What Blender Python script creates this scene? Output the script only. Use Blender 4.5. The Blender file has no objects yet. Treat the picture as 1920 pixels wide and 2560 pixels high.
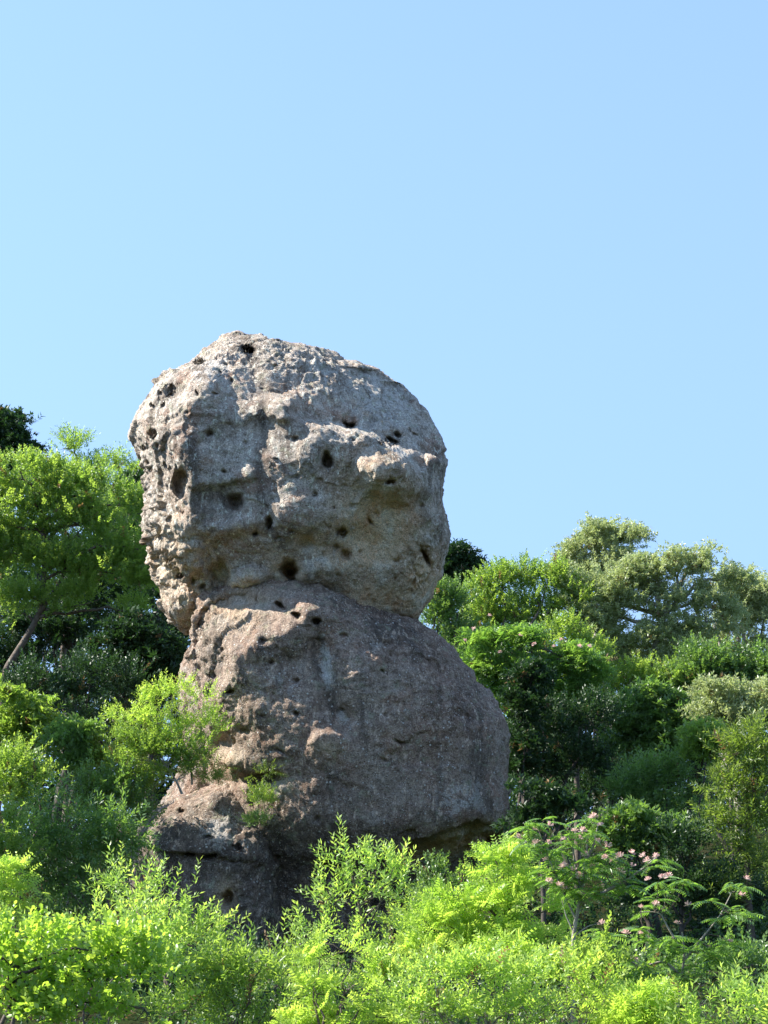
import bpy, math, random
import numpy as np
from mathutils import Vector, Matrix

# ------------------------------------------------------------------ camera, sky, sun, exposure
scene = bpy.context.scene
COL = scene.collection
RNG = np.random.default_rng(7)
random.seed(7)

PITCH = math.radians(14.0)
FPX = 5850.0                       # focal length in pixels of a 1920x2560 frame
CAM = np.array([0.0, 0.0, 1.6])
FWD = np.array([0.0, math.cos(PITCH), math.sin(PITCH)])
UPV = np.array([0.0, -math.sin(PITCH), math.cos(PITCH)])
RGT = np.array([1.0, 0.0, 0.0])

cam_data = bpy.data.cameras.new('camera')
cam = bpy.data.objects.new('camera', cam_data)
COL.objects.link(cam)
cam.location = CAM
cam.rotation_euler = (math.pi / 2 + PITCH, 0, 0)
cam_data.sensor_fit = 'VERTICAL'
cam_data.sensor_height = 24.0
cam_data.lens = 24.0 * FPX / 2560.0
cam_data.clip_start = 0.1
cam_data.clip_end = 3000
scene.camera = cam

SUN_EL = math.radians(42)
SUN_AZ = math.radians(-94)         # clockwise from +Y (view direction): the sun stands to the left
S_DIR = np.array([math.sin(SUN_AZ) * math.cos(SUN_EL), math.cos(SUN_AZ) * math.cos(SUN_EL), math.sin(SUN_EL)])

world = bpy.data.worlds.new('World')
scene.world = world
world.use_nodes = True
wn = world.node_tree.nodes
wl = world.node_tree.links
bg = wn['Background']
sky = wn.new('ShaderNodeTexSky')
sky.sky_type = 'NISHITA'
sky.sun_disc = False
sky.sun_elevation = SUN_EL
sky.sun_rotation = SUN_AZ
sky.air_density = 1.0
sky.dust_density = 0.0
sky.ozone_density = 1.0
sky.altitude = 0
# gentle elevation range: the even pale blue of the photograph's sky from the skyline to the zenith
tc = wn.new('ShaderNodeTexCoord'); ma = wn.new('ShaderNodeVectorMath'); ma.operation = 'MULTIPLY_ADD'
ma.inputs[1].default_value = (1, 1, .30); ma.inputs[2].default_value = (0, 0, .37)
nm = wn.new('ShaderNodeVectorMath'); nm.operation = 'NORMALIZE'
wl.new(tc.outputs['Generated'], ma.inputs[0]); wl.new(ma.outputs[0], nm.inputs[0]); wl.new(nm.outputs[0], sky.inputs[0])
wl.new(sky.outputs[0], bg.inputs[0])
bg.inputs[1].default_value = 0.123

sun_data = bpy.data.lights.new('sun', 'SUN')
sun_data.energy = 4.2
sun_data.angle = math.radians(0.5)
sun_data.color = (1.0, 0.96, 0.89)
sun = bpy.data.objects.new('sun', sun_data)
COL.objects.link(sun)
sun.rotation_euler = Vector(S_DIR).to_track_quat('Z', 'Y').to_euler()
sun.location = (-40, 40, 60)

scene.view_settings.view_transform = 'Standard'
scene.view_settings.look = 'None'
scene.view_settings.gamma = 1.0
scene.view_settings.exposure = 1.55
scene.view_settings.use_curve_mapping = False
scene.render.engine = 'CYCLES'
scene.cycles.max_bounces = 8
scene.cycles.diffuse_bounces = 4
scene.cycles.transmission_bounces = 4


def P(u, v, d):
    """world point seen at pixel (u, v) of the 1920x2560 frame, d metres along the view axis"""
    u = np.asarray(u, float); v = np.asarray(v, float); d = np.asarray(d, float)
    return CAM + d[..., None] * (FWD + ((u - 960) / FPX)[..., None] * RGT + ((1280 - v) / FPX)[..., None] * UPV)


# ------------------------------------------------------------------ noise
def _hash(ix, iy, iz, seed):
    h = (ix.astype(np.uint32) * np.uint32(374761393) + iy.astype(np.uint32) * np.uint32(668265263)
         + iz.astype(np.uint32) * np.uint32(2147483647) + np.uint32(seed * 1013 + 7) * np.uint32(2654435761))
    h ^= h >> np.uint32(13); h *= np.uint32(1274126177); h ^= h >> np.uint32(16)
    h *= np.uint32(2246822519); h ^= h >> np.uint32(15)
    return h


def vnoise(p, seed=0):
    """value noise in -1..1, p (n,3)"""
    f0 = np.floor(p); t = p - f0; i = f0.astype(np.int64)
    t = t * t * t * (t * (t * 6 - 15) + 10)
    out = 0
    for dx in (0, 1):
        wx = t[:, 0] if dx else 1 - t[:, 0]
        for dy in (0, 1):
            wy = t[:, 1] if dy else 1 - t[:, 1]
            for dz in (0, 1):
                wz = t[:, 2] if dz else 1 - t[:, 2]
                h = _hash(i[:, 0] + dx, i[:, 1] + dy, i[:, 2] + dz, seed) / 4294967295.0
                out = out + wx * wy * wz * h
    return out * 2 - 1


def fbm(p, octaves=4, seed=0, gain=0.5, lac=2.03):
    a = 1.0; s = 0
    for k in range(octaves):
        s = s + a * vnoise(p + 17.3 * k, seed + k); p = p * lac; a *= gain
    return s


def ridged(p, octaves=4, seed=0, gain=0.5):
    a = 1.0; s = 0
    for k in range(octaves):
        s = s + a * (1 - 2 * np.abs(vnoise(p + 9.1 * k, seed + k))); p = p * 2.07; a *= gain
    return s


def worley(p, seed=0):
    """distance to nearest cell point and that cell's random value"""
    f0 = np.floor(p); i = f0.astype(np.int64)
    best = np.full(len(p), 9.0); rid = np.zeros(len(p))
    for dx in (-1, 0, 1):
        for dy in (-1, 0, 1):
            for dz in (-1, 0, 1):
                cx, cy, cz = i[:, 0] + dx, i[:, 1] + dy, i[:, 2] + dz
                q = np.stack([cx + _hash(cx, cy, cz, seed) / 4294967295.0,
                              cy + _hash(cx, cy, cz, seed + 1) / 4294967295.0,
                              cz + _hash(cx, cy, cz, seed + 2) / 4294967295.0], 1)
                d = np.sqrt(((p - q) ** 2).sum(1))
                m = d < best
                best = np.where(m, d, best)
                rid = np.where(m, _hash(cx, cy, cz, seed + 3) / 4294967295.0, rid)
    return best, rid


def facets(p, seed):
    """broken planes: each cell leans its own way, with small steps at the cell borders"""
    f0 = np.floor(p); i = f0.astype(np.int64)
    best = np.full(len(p), 9.0); out = np.zeros(len(p))
    H = lambda a, b, c, k: _hash(a, b, c, seed + k) / 4294967295.0
    for dx in (-1, 0, 1):
        for dy in (-1, 0, 1):
            for dz in (-1, 0, 1):
                cx, cy, cz = i[:, 0] + dx, i[:, 1] + dy, i[:, 2] + dz
                q = np.stack([cx + H(cx, cy, cz, 0), cy + H(cx, cy, cz, 1), cz + H(cx, cy, cz, 2)], 1)
                o = p - q
                d = (o ** 2).sum(1)
                t = np.stack([H(cx, cy, cz, 4), H(cx, cy, cz, 5), H(cx, cy, cz, 6)], 1) * 2 - 1
                h = (o * t).sum(1) + .5 * (H(cx, cy, cz, 7) - .5)
                m = d < best
                best = np.where(m, d, best); out = np.where(m, h, out)
    return out


def sstep(a, b, x):
    t = np.clip((x - a) / (b - a), 0, 1)
    return t * t * (3 - 2 * t)


# ------------------------------------------------------------------ object helpers
def new_mesh(name, verts, faces, mat=None, smooth=True, attrs=None):
    verts = np.asarray(verts, np.float32); faces = np.asarray(faces, np.int32)
    me = bpy.data.meshes.new(name)
    me.vertices.add(len(verts)); me.vertices.foreach_set('co', verts.ravel())
    k = faces.shape[1]
    me.loops.add(faces.size); me.loops.foreach_set('vertex_index', faces.ravel())
    me.polygons.add(len(faces))
    me.polygons.foreach_set('loop_start', np.arange(0, faces.size, k, dtype=np.int32))
    if smooth:
        me.polygons.foreach_set('use_smooth', np.ones(len(faces), bool))
    for an, av in (attrs or {}).items():
        a = me.attributes.new(an, 'FLOAT', 'POINT')
        a.data.foreach_set('value', np.asarray(av, np.float32))
    if mat:
        me.materials.append(mat)
    me.update(calc_edges=True)
    return me


def link(name, data, parent=None, loc=None):
    o = bpy.data.objects.new(name, data)
    COL.objects.link(o)
    if parent is not None:
        o.parent = parent
    if loc is not None:
        o.location = loc
    return o


def tag(o, label=None, cat=None, group=None, kind=None):
    if label: o['label'] = label
    if cat: o['category'] = cat
    if group: o['group'] = group
    if kind: o['kind'] = kind
    return o


# ------------------------------------------------------------------ materials
def node_mat(name):
    m = bpy.data.materials.new(name)
    m.use_nodes = True
    nt = m.node_tree
    for n in list(nt.nodes):
        nt.nodes.remove(n)
    return m, nt


class NT:
    def __init__(s, nt): s.nt = nt
    def n(s, t, **kw):
        n = s.nt.nodes.new(t)
        for k, v in kw.items(): setattr(n, k, v)
        return n
    def l(s, a, b): s.nt.links.new(a, b)
    def attr(s, name):
        return s.n('ShaderNodeAttribute', attribute_name=name).outputs['Fac']
    def math(s, op, a, b=None, c=None, clamp=False):
        n = s.n('ShaderNodeMath', operation=op, use_clamp=clamp)
        for i, x in enumerate((a, b, c)):
            if x is None: continue
            if isinstance(x, (int, float)): n.inputs[i].default_value = x
            else: s.l(x, n.inputs[i])
        return n.outputs[0]
    def rng(s, x, a, b, c=0.0, d=1.0):
        n = s.n('ShaderNodeMapRange', interpolation_type='SMOOTHSTEP')
        s.l(x, n.inputs[0])
        for i, q in enumerate((a, b, c, d)): n.inputs[i + 1].default_value = q
        return n.outputs[0]
    def mix(s, f, a, b):
        n = s.n('ShaderNodeMix', data_type='RGBA')
        for k, x in ((0, f), (6, a), (7, b)):
            if isinstance(x, (int, float)): n.inputs[k].default_value = x
            elif isinstance(x, tuple): n.inputs[k].default_value = (*x, 1)
            else: s.l(x, n.inputs[k])
        return n.outputs[2]
    def noise(s, vec, scale, detail=4, rough=0.55, dist=0.0):
        n = s.n('ShaderNodeTexNoise')
        s.l(vec, n.inputs['Vector'])
        n.inputs['Scale'].default_value = scale; n.inputs['Detail'].default_value = detail
        n.inputs['Roughness'].default_value = rough; n.inputs['Distortion'].default_value = dist
        return n.outputs[0]
    def vor(s, vec, scale, rand=1.0):
        n = s.n('ShaderNodeTexVoronoi')
        s.l(vec, n.inputs['Vector']); n.inputs['Scale'].default_value = scale
        n.inputs['Randomness'].default_value = rand
        return n.outputs['Distance'], n.outputs['Color']


def rock_material(name, brown, grey, lichen_amt):
    m, nt = node_mat(name); g = NT(nt)
    co = g.n('ShaderNodeTexCoord').outputs['Object']
    mp = g.n('ShaderNodeMapping'); g.l(co, mp.inputs[0]); mp.inputs['Scale'].default_value = (1, 1, 0.16)
    streak = mp.outputs[0]
    n1 = g.noise(co, 0.45, 6, 0.6, 0.4)
    n2 = g.noise(co, 2.3, 6, 0.65, 0.3)
    n3 = g.noise(co, 9.0, 5, 0.7)
    ns = g.noise(streak, 1.6, 6, 0.6)
    c = g.mix(g.rng(n1, .38, .62), brown, grey)
    c = g.mix(g.math('MULTIPLY', g.rng(n2, .50, .66), .6), c, tuple(x * 0.6 for x in brown))
    # mottling of lichen and bare stone, a hand's breadth across
    nm_ = g.noise(co, 5.5, 6, .72, .5)
    c = g.mix(g.math('MULTIPLY', g.rng(nm_, .50, .60), .55), c, tuple(min(x * 1.5, .78) for x in grey))
    c = g.mix(g.math('MULTIPLY', g.rng(nm_, .46, .37), .50), c, tuple(x * 0.42 for x in brown))
    # rain streaks of dark algae down the face
    c = g.mix(g.math('MULTIPLY', g.rng(ns, .50, .63), .75), c, (.125, .098, .076))
    # faint reddish iron bloom
    n4 = g.noise(co, 1.1, 5, 0.6, 0.6)
    c = g.mix(g.math('MULTIPLY', g.rng(n4, .52, .66), .6), c, (.36, .215, .145))
    # ochre freshly weathered rock, brightened for bounced light (attribute) and dark stains (attribute)
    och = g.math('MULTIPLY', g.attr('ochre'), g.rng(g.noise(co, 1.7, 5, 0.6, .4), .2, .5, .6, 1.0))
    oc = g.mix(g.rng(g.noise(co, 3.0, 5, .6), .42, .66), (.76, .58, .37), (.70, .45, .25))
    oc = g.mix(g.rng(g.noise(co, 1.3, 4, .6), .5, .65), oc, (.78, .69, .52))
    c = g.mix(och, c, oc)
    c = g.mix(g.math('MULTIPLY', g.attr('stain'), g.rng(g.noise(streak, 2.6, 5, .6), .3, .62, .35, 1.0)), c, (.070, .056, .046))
    # pale lichen crust: broad smears and small spots
    pa = g.attr('pale')
    smear = g.math('MULTIPLY', g.rng(g.math('ADD', g.noise(co, 2.6, 7, 0.68, .7), g.math('MULTIPLY', pa, .15)), .54, .61), g.math('ADD', g.math('MULTIPLY', pa, .75), .12), clamp=True)
    c = g.mix(smear, c, (.60, .555, .49))
    d, rc = g.vor(co, 7.0)
    spot = g.math('MULTIPLY', g.rng(g.math('ADD', d, g.math('MULTIPLY', n3, .25)), .22, .36, 1, 0), g.rng(n2, .42, .58))
    d2, rc2 = g.vor(co, 19.0)
    spot2 = g.math('MULTIPLY', g.rng(g.math('ADD', d2, g.math('MULTIPLY', n3, .2)), .2, .36, 1, 0), g.rng(g.noise(streak, 2.2, 5), .40, .6))
    c = g.mix(g.math('MULTIPLY', g.math('ADD', spot, spot2, clamp=True), lichen_amt), c, (.68, .64, .56))
    # pale flecks and dark runs drawn out down the face
    mp2 = g.n('ShaderNodeMapping'); g.l(co, mp2.inputs[0]); mp2.inputs['Scale'].default_value = (1, 1, .38)
    nf = g.noise(mp2.outputs[0], 8.5, 5, .7, .2)
    c = g.mix(g.math('MULTIPLY', g.rng(nf, .56, .64), .8), c, tuple(min(x * 1.75, .8) for x in grey))
    c = g.mix(g.math('MULTIPLY', g.rng(nf, .43, .34), .65), c, tuple(x * .38 for x in brown))
    # greenish grey lichen
    c = g.mix(g.math('MULTIPLY', g.rng(g.noise(co, 3.4, 6, .65, .3), .55, .66), .5), c, (.31, .31, .20))
    c = g.mix(g.math('MULTIPLY', och, .75, clamp=True), c, oc)      # cream ochre stone laid over the mottling, lightened to stand in for bounced light
    # grain
    hs = g.n('ShaderNodeHueSaturation'); g.l(c, hs.inputs['Color'])
    g.l(g.rng(g.noise(co, 26, 4, .75), .25, .75, .50, 1.50), hs.inputs['Value'])
    bs = g.n('ShaderNodeBsdfPrincipled')
    g.l(hs.outputs[0], bs.inputs['Base Color'])
    bs.inputs['Roughness'].default_value = .9
    bs.inputs['Specular IOR Level'].default_value = .2
    h = g.math('ADD', g.math('MULTIPLY', n3, .6), g.math('MULTIPLY', g.noise(co, 30, 5, .7), .4))
    dd, _ = g.vor(co, 11.0)
    h = g.math('SUBTRACT', h, g.math('MULTIPLY', g.rng(dd, .05, .28, 1, 0), .35))
    bp = g.n('ShaderNodeBump'); bp.inputs['Strength'].default_value = 1.0; bp.inputs['Distance'].default_value = .14
    g.l(h, bp.inputs['Height']); g.l(bp.outputs[0], bs.inputs['Normal'])
    out = g.n('ShaderNodeOutputMaterial'); g.l(bs.outputs[0], out.inputs[0])
    return m


def leaf_material(name, c0, c1, t0, t1, trans=.45, rough=.42, spec=.5):
    """c0..c1 reflected colour, t0..t1 transmitted colour, both by the leaf's own tint"""
    m, nt = node_mat(name); g = NT(nt)
    t = g.attr('tint')
    oi = g.n('ShaderNodeObjectInfo').outputs['Random']
    tt = g.math('ADD', t, g.math('MULTIPLY', g.math('SUBTRACT', oi, .5), .15), clamp=True)
    dry = g.math('LESS_THAN', t, -.5)                      # a few withered brown sprigs
    cr = g.mix(dry, g.mix(tt, c0, c1), (.20, .13, .06)); ct = g.mix(dry, g.mix(tt, t0, t1), (.30, .18, .06))
    bs = g.n('ShaderNodeBsdfPrincipled')
    g.l(cr, bs.inputs['Base Color'])
    bs.inputs['Roughness'].default_value = rough
    bs.inputs['Specular IOR Level'].default_value = spec
    tr = g.n('ShaderNodeBsdfTranslucent'); g.l(ct, tr.inputs['Color'])
    mx = g.n('ShaderNodeMixShader'); mx.inputs[0].default_value = trans
    g.l(bs.outputs[0], mx.inputs[1]); g.l(tr.outputs[0], mx.inputs[2])
    out = g.n('ShaderNodeOutputMaterial'); g.l(mx.outputs[0], out.inputs[0])
    return m


def bark_material(name, a, b):
    m, nt = node_mat(name); g = NT(nt)
    co = g.n('ShaderNodeTexCoord').outputs['Object']
    n = g.noise(co, 6, 6, .65)
    c = g.mix(g.rng(n, .35, .65), a, b)
    bs = g.n('ShaderNodeBsdfPrincipled'); g.l(c, bs.inputs['Base Color']); bs.inputs['Roughness'].default_value = .85
    bp = g.n('ShaderNodeBump'); bp.inputs['Distance'].default_value = .02; g.l(g.noise(co, 20, 5, .7), bp.inputs['Height'])
    g.l(bp.outputs[0], bs.inputs['Normal'])
    out = g.n('ShaderNodeOutputMaterial'); g.l(bs.outputs[0], out.inputs[0])
    return m


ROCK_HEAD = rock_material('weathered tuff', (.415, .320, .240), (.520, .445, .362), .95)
ROCK_BASE = rock_material('dark weathered tuff', (.292, .196, .142), (.345, .264, .198), .95)

L = {}
L['willow'] = leaf_material('bright lance leaf', (.18, .30, .06), (.36, .46, .12), (.46, .76, .07), (.74, .92, .14), .5, .38, .6)
L['mimosa'] = leaf_material('bright fine leaf', (.20, .32, .05), (.36, .46, .09), (.50, .80, .07), (.76, .93, .13), .5, .42, .5)
L['broad'] = leaf_material('bright oval leaf', (.15, .27, .05), (.28, .38, .08), (.42, .72, .05), (.68, .88, .09), .5, .36, .7)
L['green'] = leaf_material('fresh green leaf', (.11, .19, .04), (.20, .28, .065), (.30, .52, .05), (.54, .72, .09), .48, .40, .6)
L['mid'] = leaf_material('mid green leaf', (.075, .140, .042), (.14, .215, .07), (.18, .38, .045), (.36, .56, .08), .40, .38, .6)
L['dark'] = leaf_material('dark evergreen and shade toned leaf', (.024, .052, .020), (.050, .088, .032), (.03, .09, .012), (.07, .16, .025), .25, .42, .35)  # evergreens, and plants whose shade is put into the leaf colour
L['oak'] = leaf_material('grey green oak leaf', (.23, .275, .125), (.42, .45, .23), (.38, .50, .13), (.66, .74, .26), .40, .40, .75)
L['olive'] = leaf_material('olive green leaf', (.085, .130, .030), (.16, .21, .05), (.20, .36, .03), (.40, .54, .06), .40, .42, .5)
L['silk'] = leaf_material('silk tree leaf', (.085, .165, .045), (.14, .24, .065), (.22, .46, .05), (.42, .66, .08), .45, .40, .6)
BARK = bark_material('brown bark', (.085, .062, .045), (.16, .125, .095))
BARK_PALE = bark_material('pale grey bark', (.24, .205, .165), (.38, .34, .285))
BARK_DARK = bark_material('dark bark', (.040, .032, .025), (.085, .068, .05))

m, nt = node_mat('pink silk flower'); g = NT(nt)
ft = g.attr('tint')
bs = g.n('ShaderNodeBsdfPrincipled'); g.l(g.mix(ft, (.78, .70, .62), (.84, .52, .44)), bs.inputs['Base Color'])
bs.inputs['Roughness'].default_value = .6
tr = g.n('ShaderNodeBsdfTranslucent'); g.l(g.mix(ft, (.8, .7, .65), (.85, .55, .46)), tr.inputs['Color'])
mx = g.n('ShaderNodeMixShader'); mx.inputs[0].default_value = .4
g.l(bs.outputs[0], mx.inputs[1]); g.l(tr.outputs[0], mx.inputs[2])
out = g.n('ShaderNodeOutputMaterial'); g.l(mx.outputs[0], out.inputs[0])
FLOWER = m

m, nt = node_mat('forest soil'); g = NT(nt)
co = g.n('ShaderNodeTexCoord').outputs['Object']
c = g.mix(g.rng(g.noise(co, .8, 6, .65), .38, .62), (.035, .030, .018), (.028, .042, .014))
bs = g.n('ShaderNodeBsdfPrincipled'); g.l(c, bs.inputs['Base Color']); bs.inputs['Roughness'].default_value = .95; bs.inputs['Specular IOR Level'].default_value = 0
bp = g.n('ShaderNodeBump'); bp.inputs['Distance'].default_value = .1; g.l(g.noise(co, 3, 6, .7), bp.inputs['Height'])
g.l(bp.outputs[0], bs.inputs['Normal'])
out = g.n('ShaderNodeOutputMaterial'); g.l(bs.outputs[0], out.inputs[0])
SOIL = m

# ------------------------------------------------------------------ terrain
TY = np.array([-400, 20, 30, 40, 50, 60, 70, 80, 86, 92, 110, 160, 400, 2500])
TZ = np.array([0, 0, .2, 1.0, 2.6, 4.6, 7.2, 9.8, 10.8, 10.6, 7.0, 2.0, 0.0, 0.0])


def terrain(x, y):
    x = np.asarray(x, float); y = np.asarray(y, float)
    z = np.interp(y, TY, TZ)
    p = np.stack([x * .09, y * .09, 0 * x], -1).reshape(-1, 3)
    return z + (.55 * fbm(p, 3, 91)).reshape(x.shape) * np.clip((y - 15) / 20, 0, 1)


xs = np.concatenate([np.linspace(-2000, -90, 14), np.linspace(-80, 80, 110), np.linspace(90, 2000, 14)])
ys = np.concatenate([np.linspace(-400, 0, 8), np.linspace(5, 130, 100), np.linspace(140, 2500, 16)])
gx, gy = np.meshgrid(xs, ys)
gz = terrain(gx, gy)
nx, ny = len(xs), len(ys)
idx = np.arange(nx * ny).reshape(ny, nx)
q = np.stack([idx[:-1, :-1], idx[:-1, 1:], idx[1:, 1:], idx[1:, :-1]], -1).reshape(-1, 4)
hill = link('hillside_ground', new_mesh('hillside_ground', np.stack([gx, gy, gz], -1).reshape(-1, 3), q, SOIL))
tag(hill, 'dark soil of the wooded hillside under the trees', 'ground', kind='structure')

# ------------------------------------------------------------------ rocks
DIST = 62.0
PX = DIST / FPX                     # metres per pixel at the rock


def lathe(rows, nrow, nfront, nback, sup=2.5, sup_r=None):
    """closed body from rows (v, left u, right u, half depth, depth centre), rings along the view axis.
    returns local grid (nrow, ncol, 3) of X, V, F in metres"""
    R = np.array(rows, float)
    # arc length along the outline, so steep and flat stretches get rings alike
    s = np.concatenate([[0], np.cumsum(np.abs(np.diff(R[:, 0])) + .55 * np.maximum(np.abs(np.diff(R[:, 1])), np.abs(np.diff(R[:, 2]))))])
    si = np.linspace(0, s[-1], nrow)

    def smooth_interp(col):
        y = np.interp(si, s, R[:, col])
        k = 2
        yp = np.pad(y, k, mode='edge')
        return np.convolve(yp, np.ones(2 * k + 1) / (2 * k + 1), 'same')[k:-k]
    v, l, r, b, cf = (smooth_interp(i) for i in range(5))
    a_f = np.linspace(-math.pi / 2, math.pi / 2, nfront, endpoint=False)
    a_b = np.linspace(math.pi / 2, 3 * math.pi / 2, nback, endpoint=False)
    a = np.concatenate([a_f, a_b])
    ca, sa = np.cos(a), np.sin(a)      # a=0 faces the camera, a=-pi/2 the left limb
    e = np.full((nrow, len(a)), 2 / sup)
    if sup_r:
        w = sstep(-.1, .5, sa)[None]
        e = e * (1 - w) + w * (2 / np.interp(v, [q[0] for q in sup_r], [q[1] for q in sup_r]))[:, None]
    ex = np.sign(sa) * np.abs(sa) ** e
    ef = np.sign(ca) * np.abs(ca) ** e
    X = ((l + r) / 2 - 960)[:, None] * PX + ((r - l) / 2 * PX)[:, None] * ex
    V = np.repeat(((1280 - v) * PX)[:, None], len(a), 1)
    F = cf[:, None] - b[:, None] * ef
    return np.stack([X, V, F], -1)


def gnormals(G):
    du = np.gradient(G, axis=0)
    dv = (np.roll(G, -1, 1) - np.roll(G, 1, 1)) / 2
    n = np.cross(du, dv)
    n /= np.linalg.norm(n, axis=-1, keepdims=True) + 1e-9
    c = G.mean((0, 1))
    if ((G - c) * n).sum(-1).mean() < 0: n = -n
    return n


def uv_of(G):
    k = FPX / (DIST + G[..., 2])
    return 960 + G[..., 0] * k, 1280 - G[..., 1] * k


def ridge(u, v, poly, amp, wa, wb, wt=40):
    """asymmetric ridge along a polyline: wa above the line, wb below it (pixels)"""
    best = np.full(u.shape, 1e9); sgn = np.ones(u.shape); over = np.zeros(u.shape)
    n = len(poly) - 1
    for k in range(n):
        (x0, y0), (x1, y1) = poly[k], poly[k + 1]
        dx, dy = x1 - x0, y1 - y0; L2 = dx * dx + dy * dy
        t = ((u - x0) * dx + (v - y0) * dy) / L2
        tc = np.clip(t, 0, 1)
        d = np.hypot(u - x0 - tc * dx, v - y0 - tc * dy)
        cr = dx * (v - y0) - dy * (u - x0)
        o = np.zeros(u.shape)
        if k == 0: o = np.maximum(o, -t * math.sqrt(L2))
        if k == n - 1: o = np.maximum(o, (t - 1) * math.sqrt(L2))
        m = d < best
        best = np.where(m, d, best); sgn = np.where(m, np.sign(cr), sgn); over = np.where(m, o, over)
    w = np.where(sgn > 0, wb, wa)
    return amp * np.exp(-(best / w) ** 2) * np.exp(-(over / wt) ** 2)


def sdist(u, v, poly):
    """signed pixel distance to a polyline running left to right: positive below it"""
    best = np.full(u.shape, 1e9); sgn = np.ones(u.shape)
    for (x0, y0), (x1, y1) in zip(poly[:-1], poly[1:]):
        dx, dy = x1 - x0, y1 - y0
        t = np.clip(((u - x0) * dx + (v - y0) * dy) / (dx * dx + dy * dy), 0, 1)
        d = np.hypot(u - x0 - t * dx, v - y0 - t * dy)
        m = d < best
        best = np.where(m, d, best); sgn = np.where(m, np.sign(dx * (v - y0) - dy * (u - x0)), sgn)
    return best * sgn


def bump(u, v, c, r, amp, rot=0, sharp=1.0):
    cr, sr = math.cos(math.radians(rot)), math.sin(math.radians(rot))
    du, dv = u - c[0], v - c[1]
    x = (du * cr + dv * sr) / r[0]; y = (-du * sr + dv * cr) / r[1]
    d = np.sqrt(x * x + y * y)
    if sharp > 1: return amp * (1 - sstep(1 - 1 / sharp, 1, d))
    return amp * np.exp(-d * d * 1.6)


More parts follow.
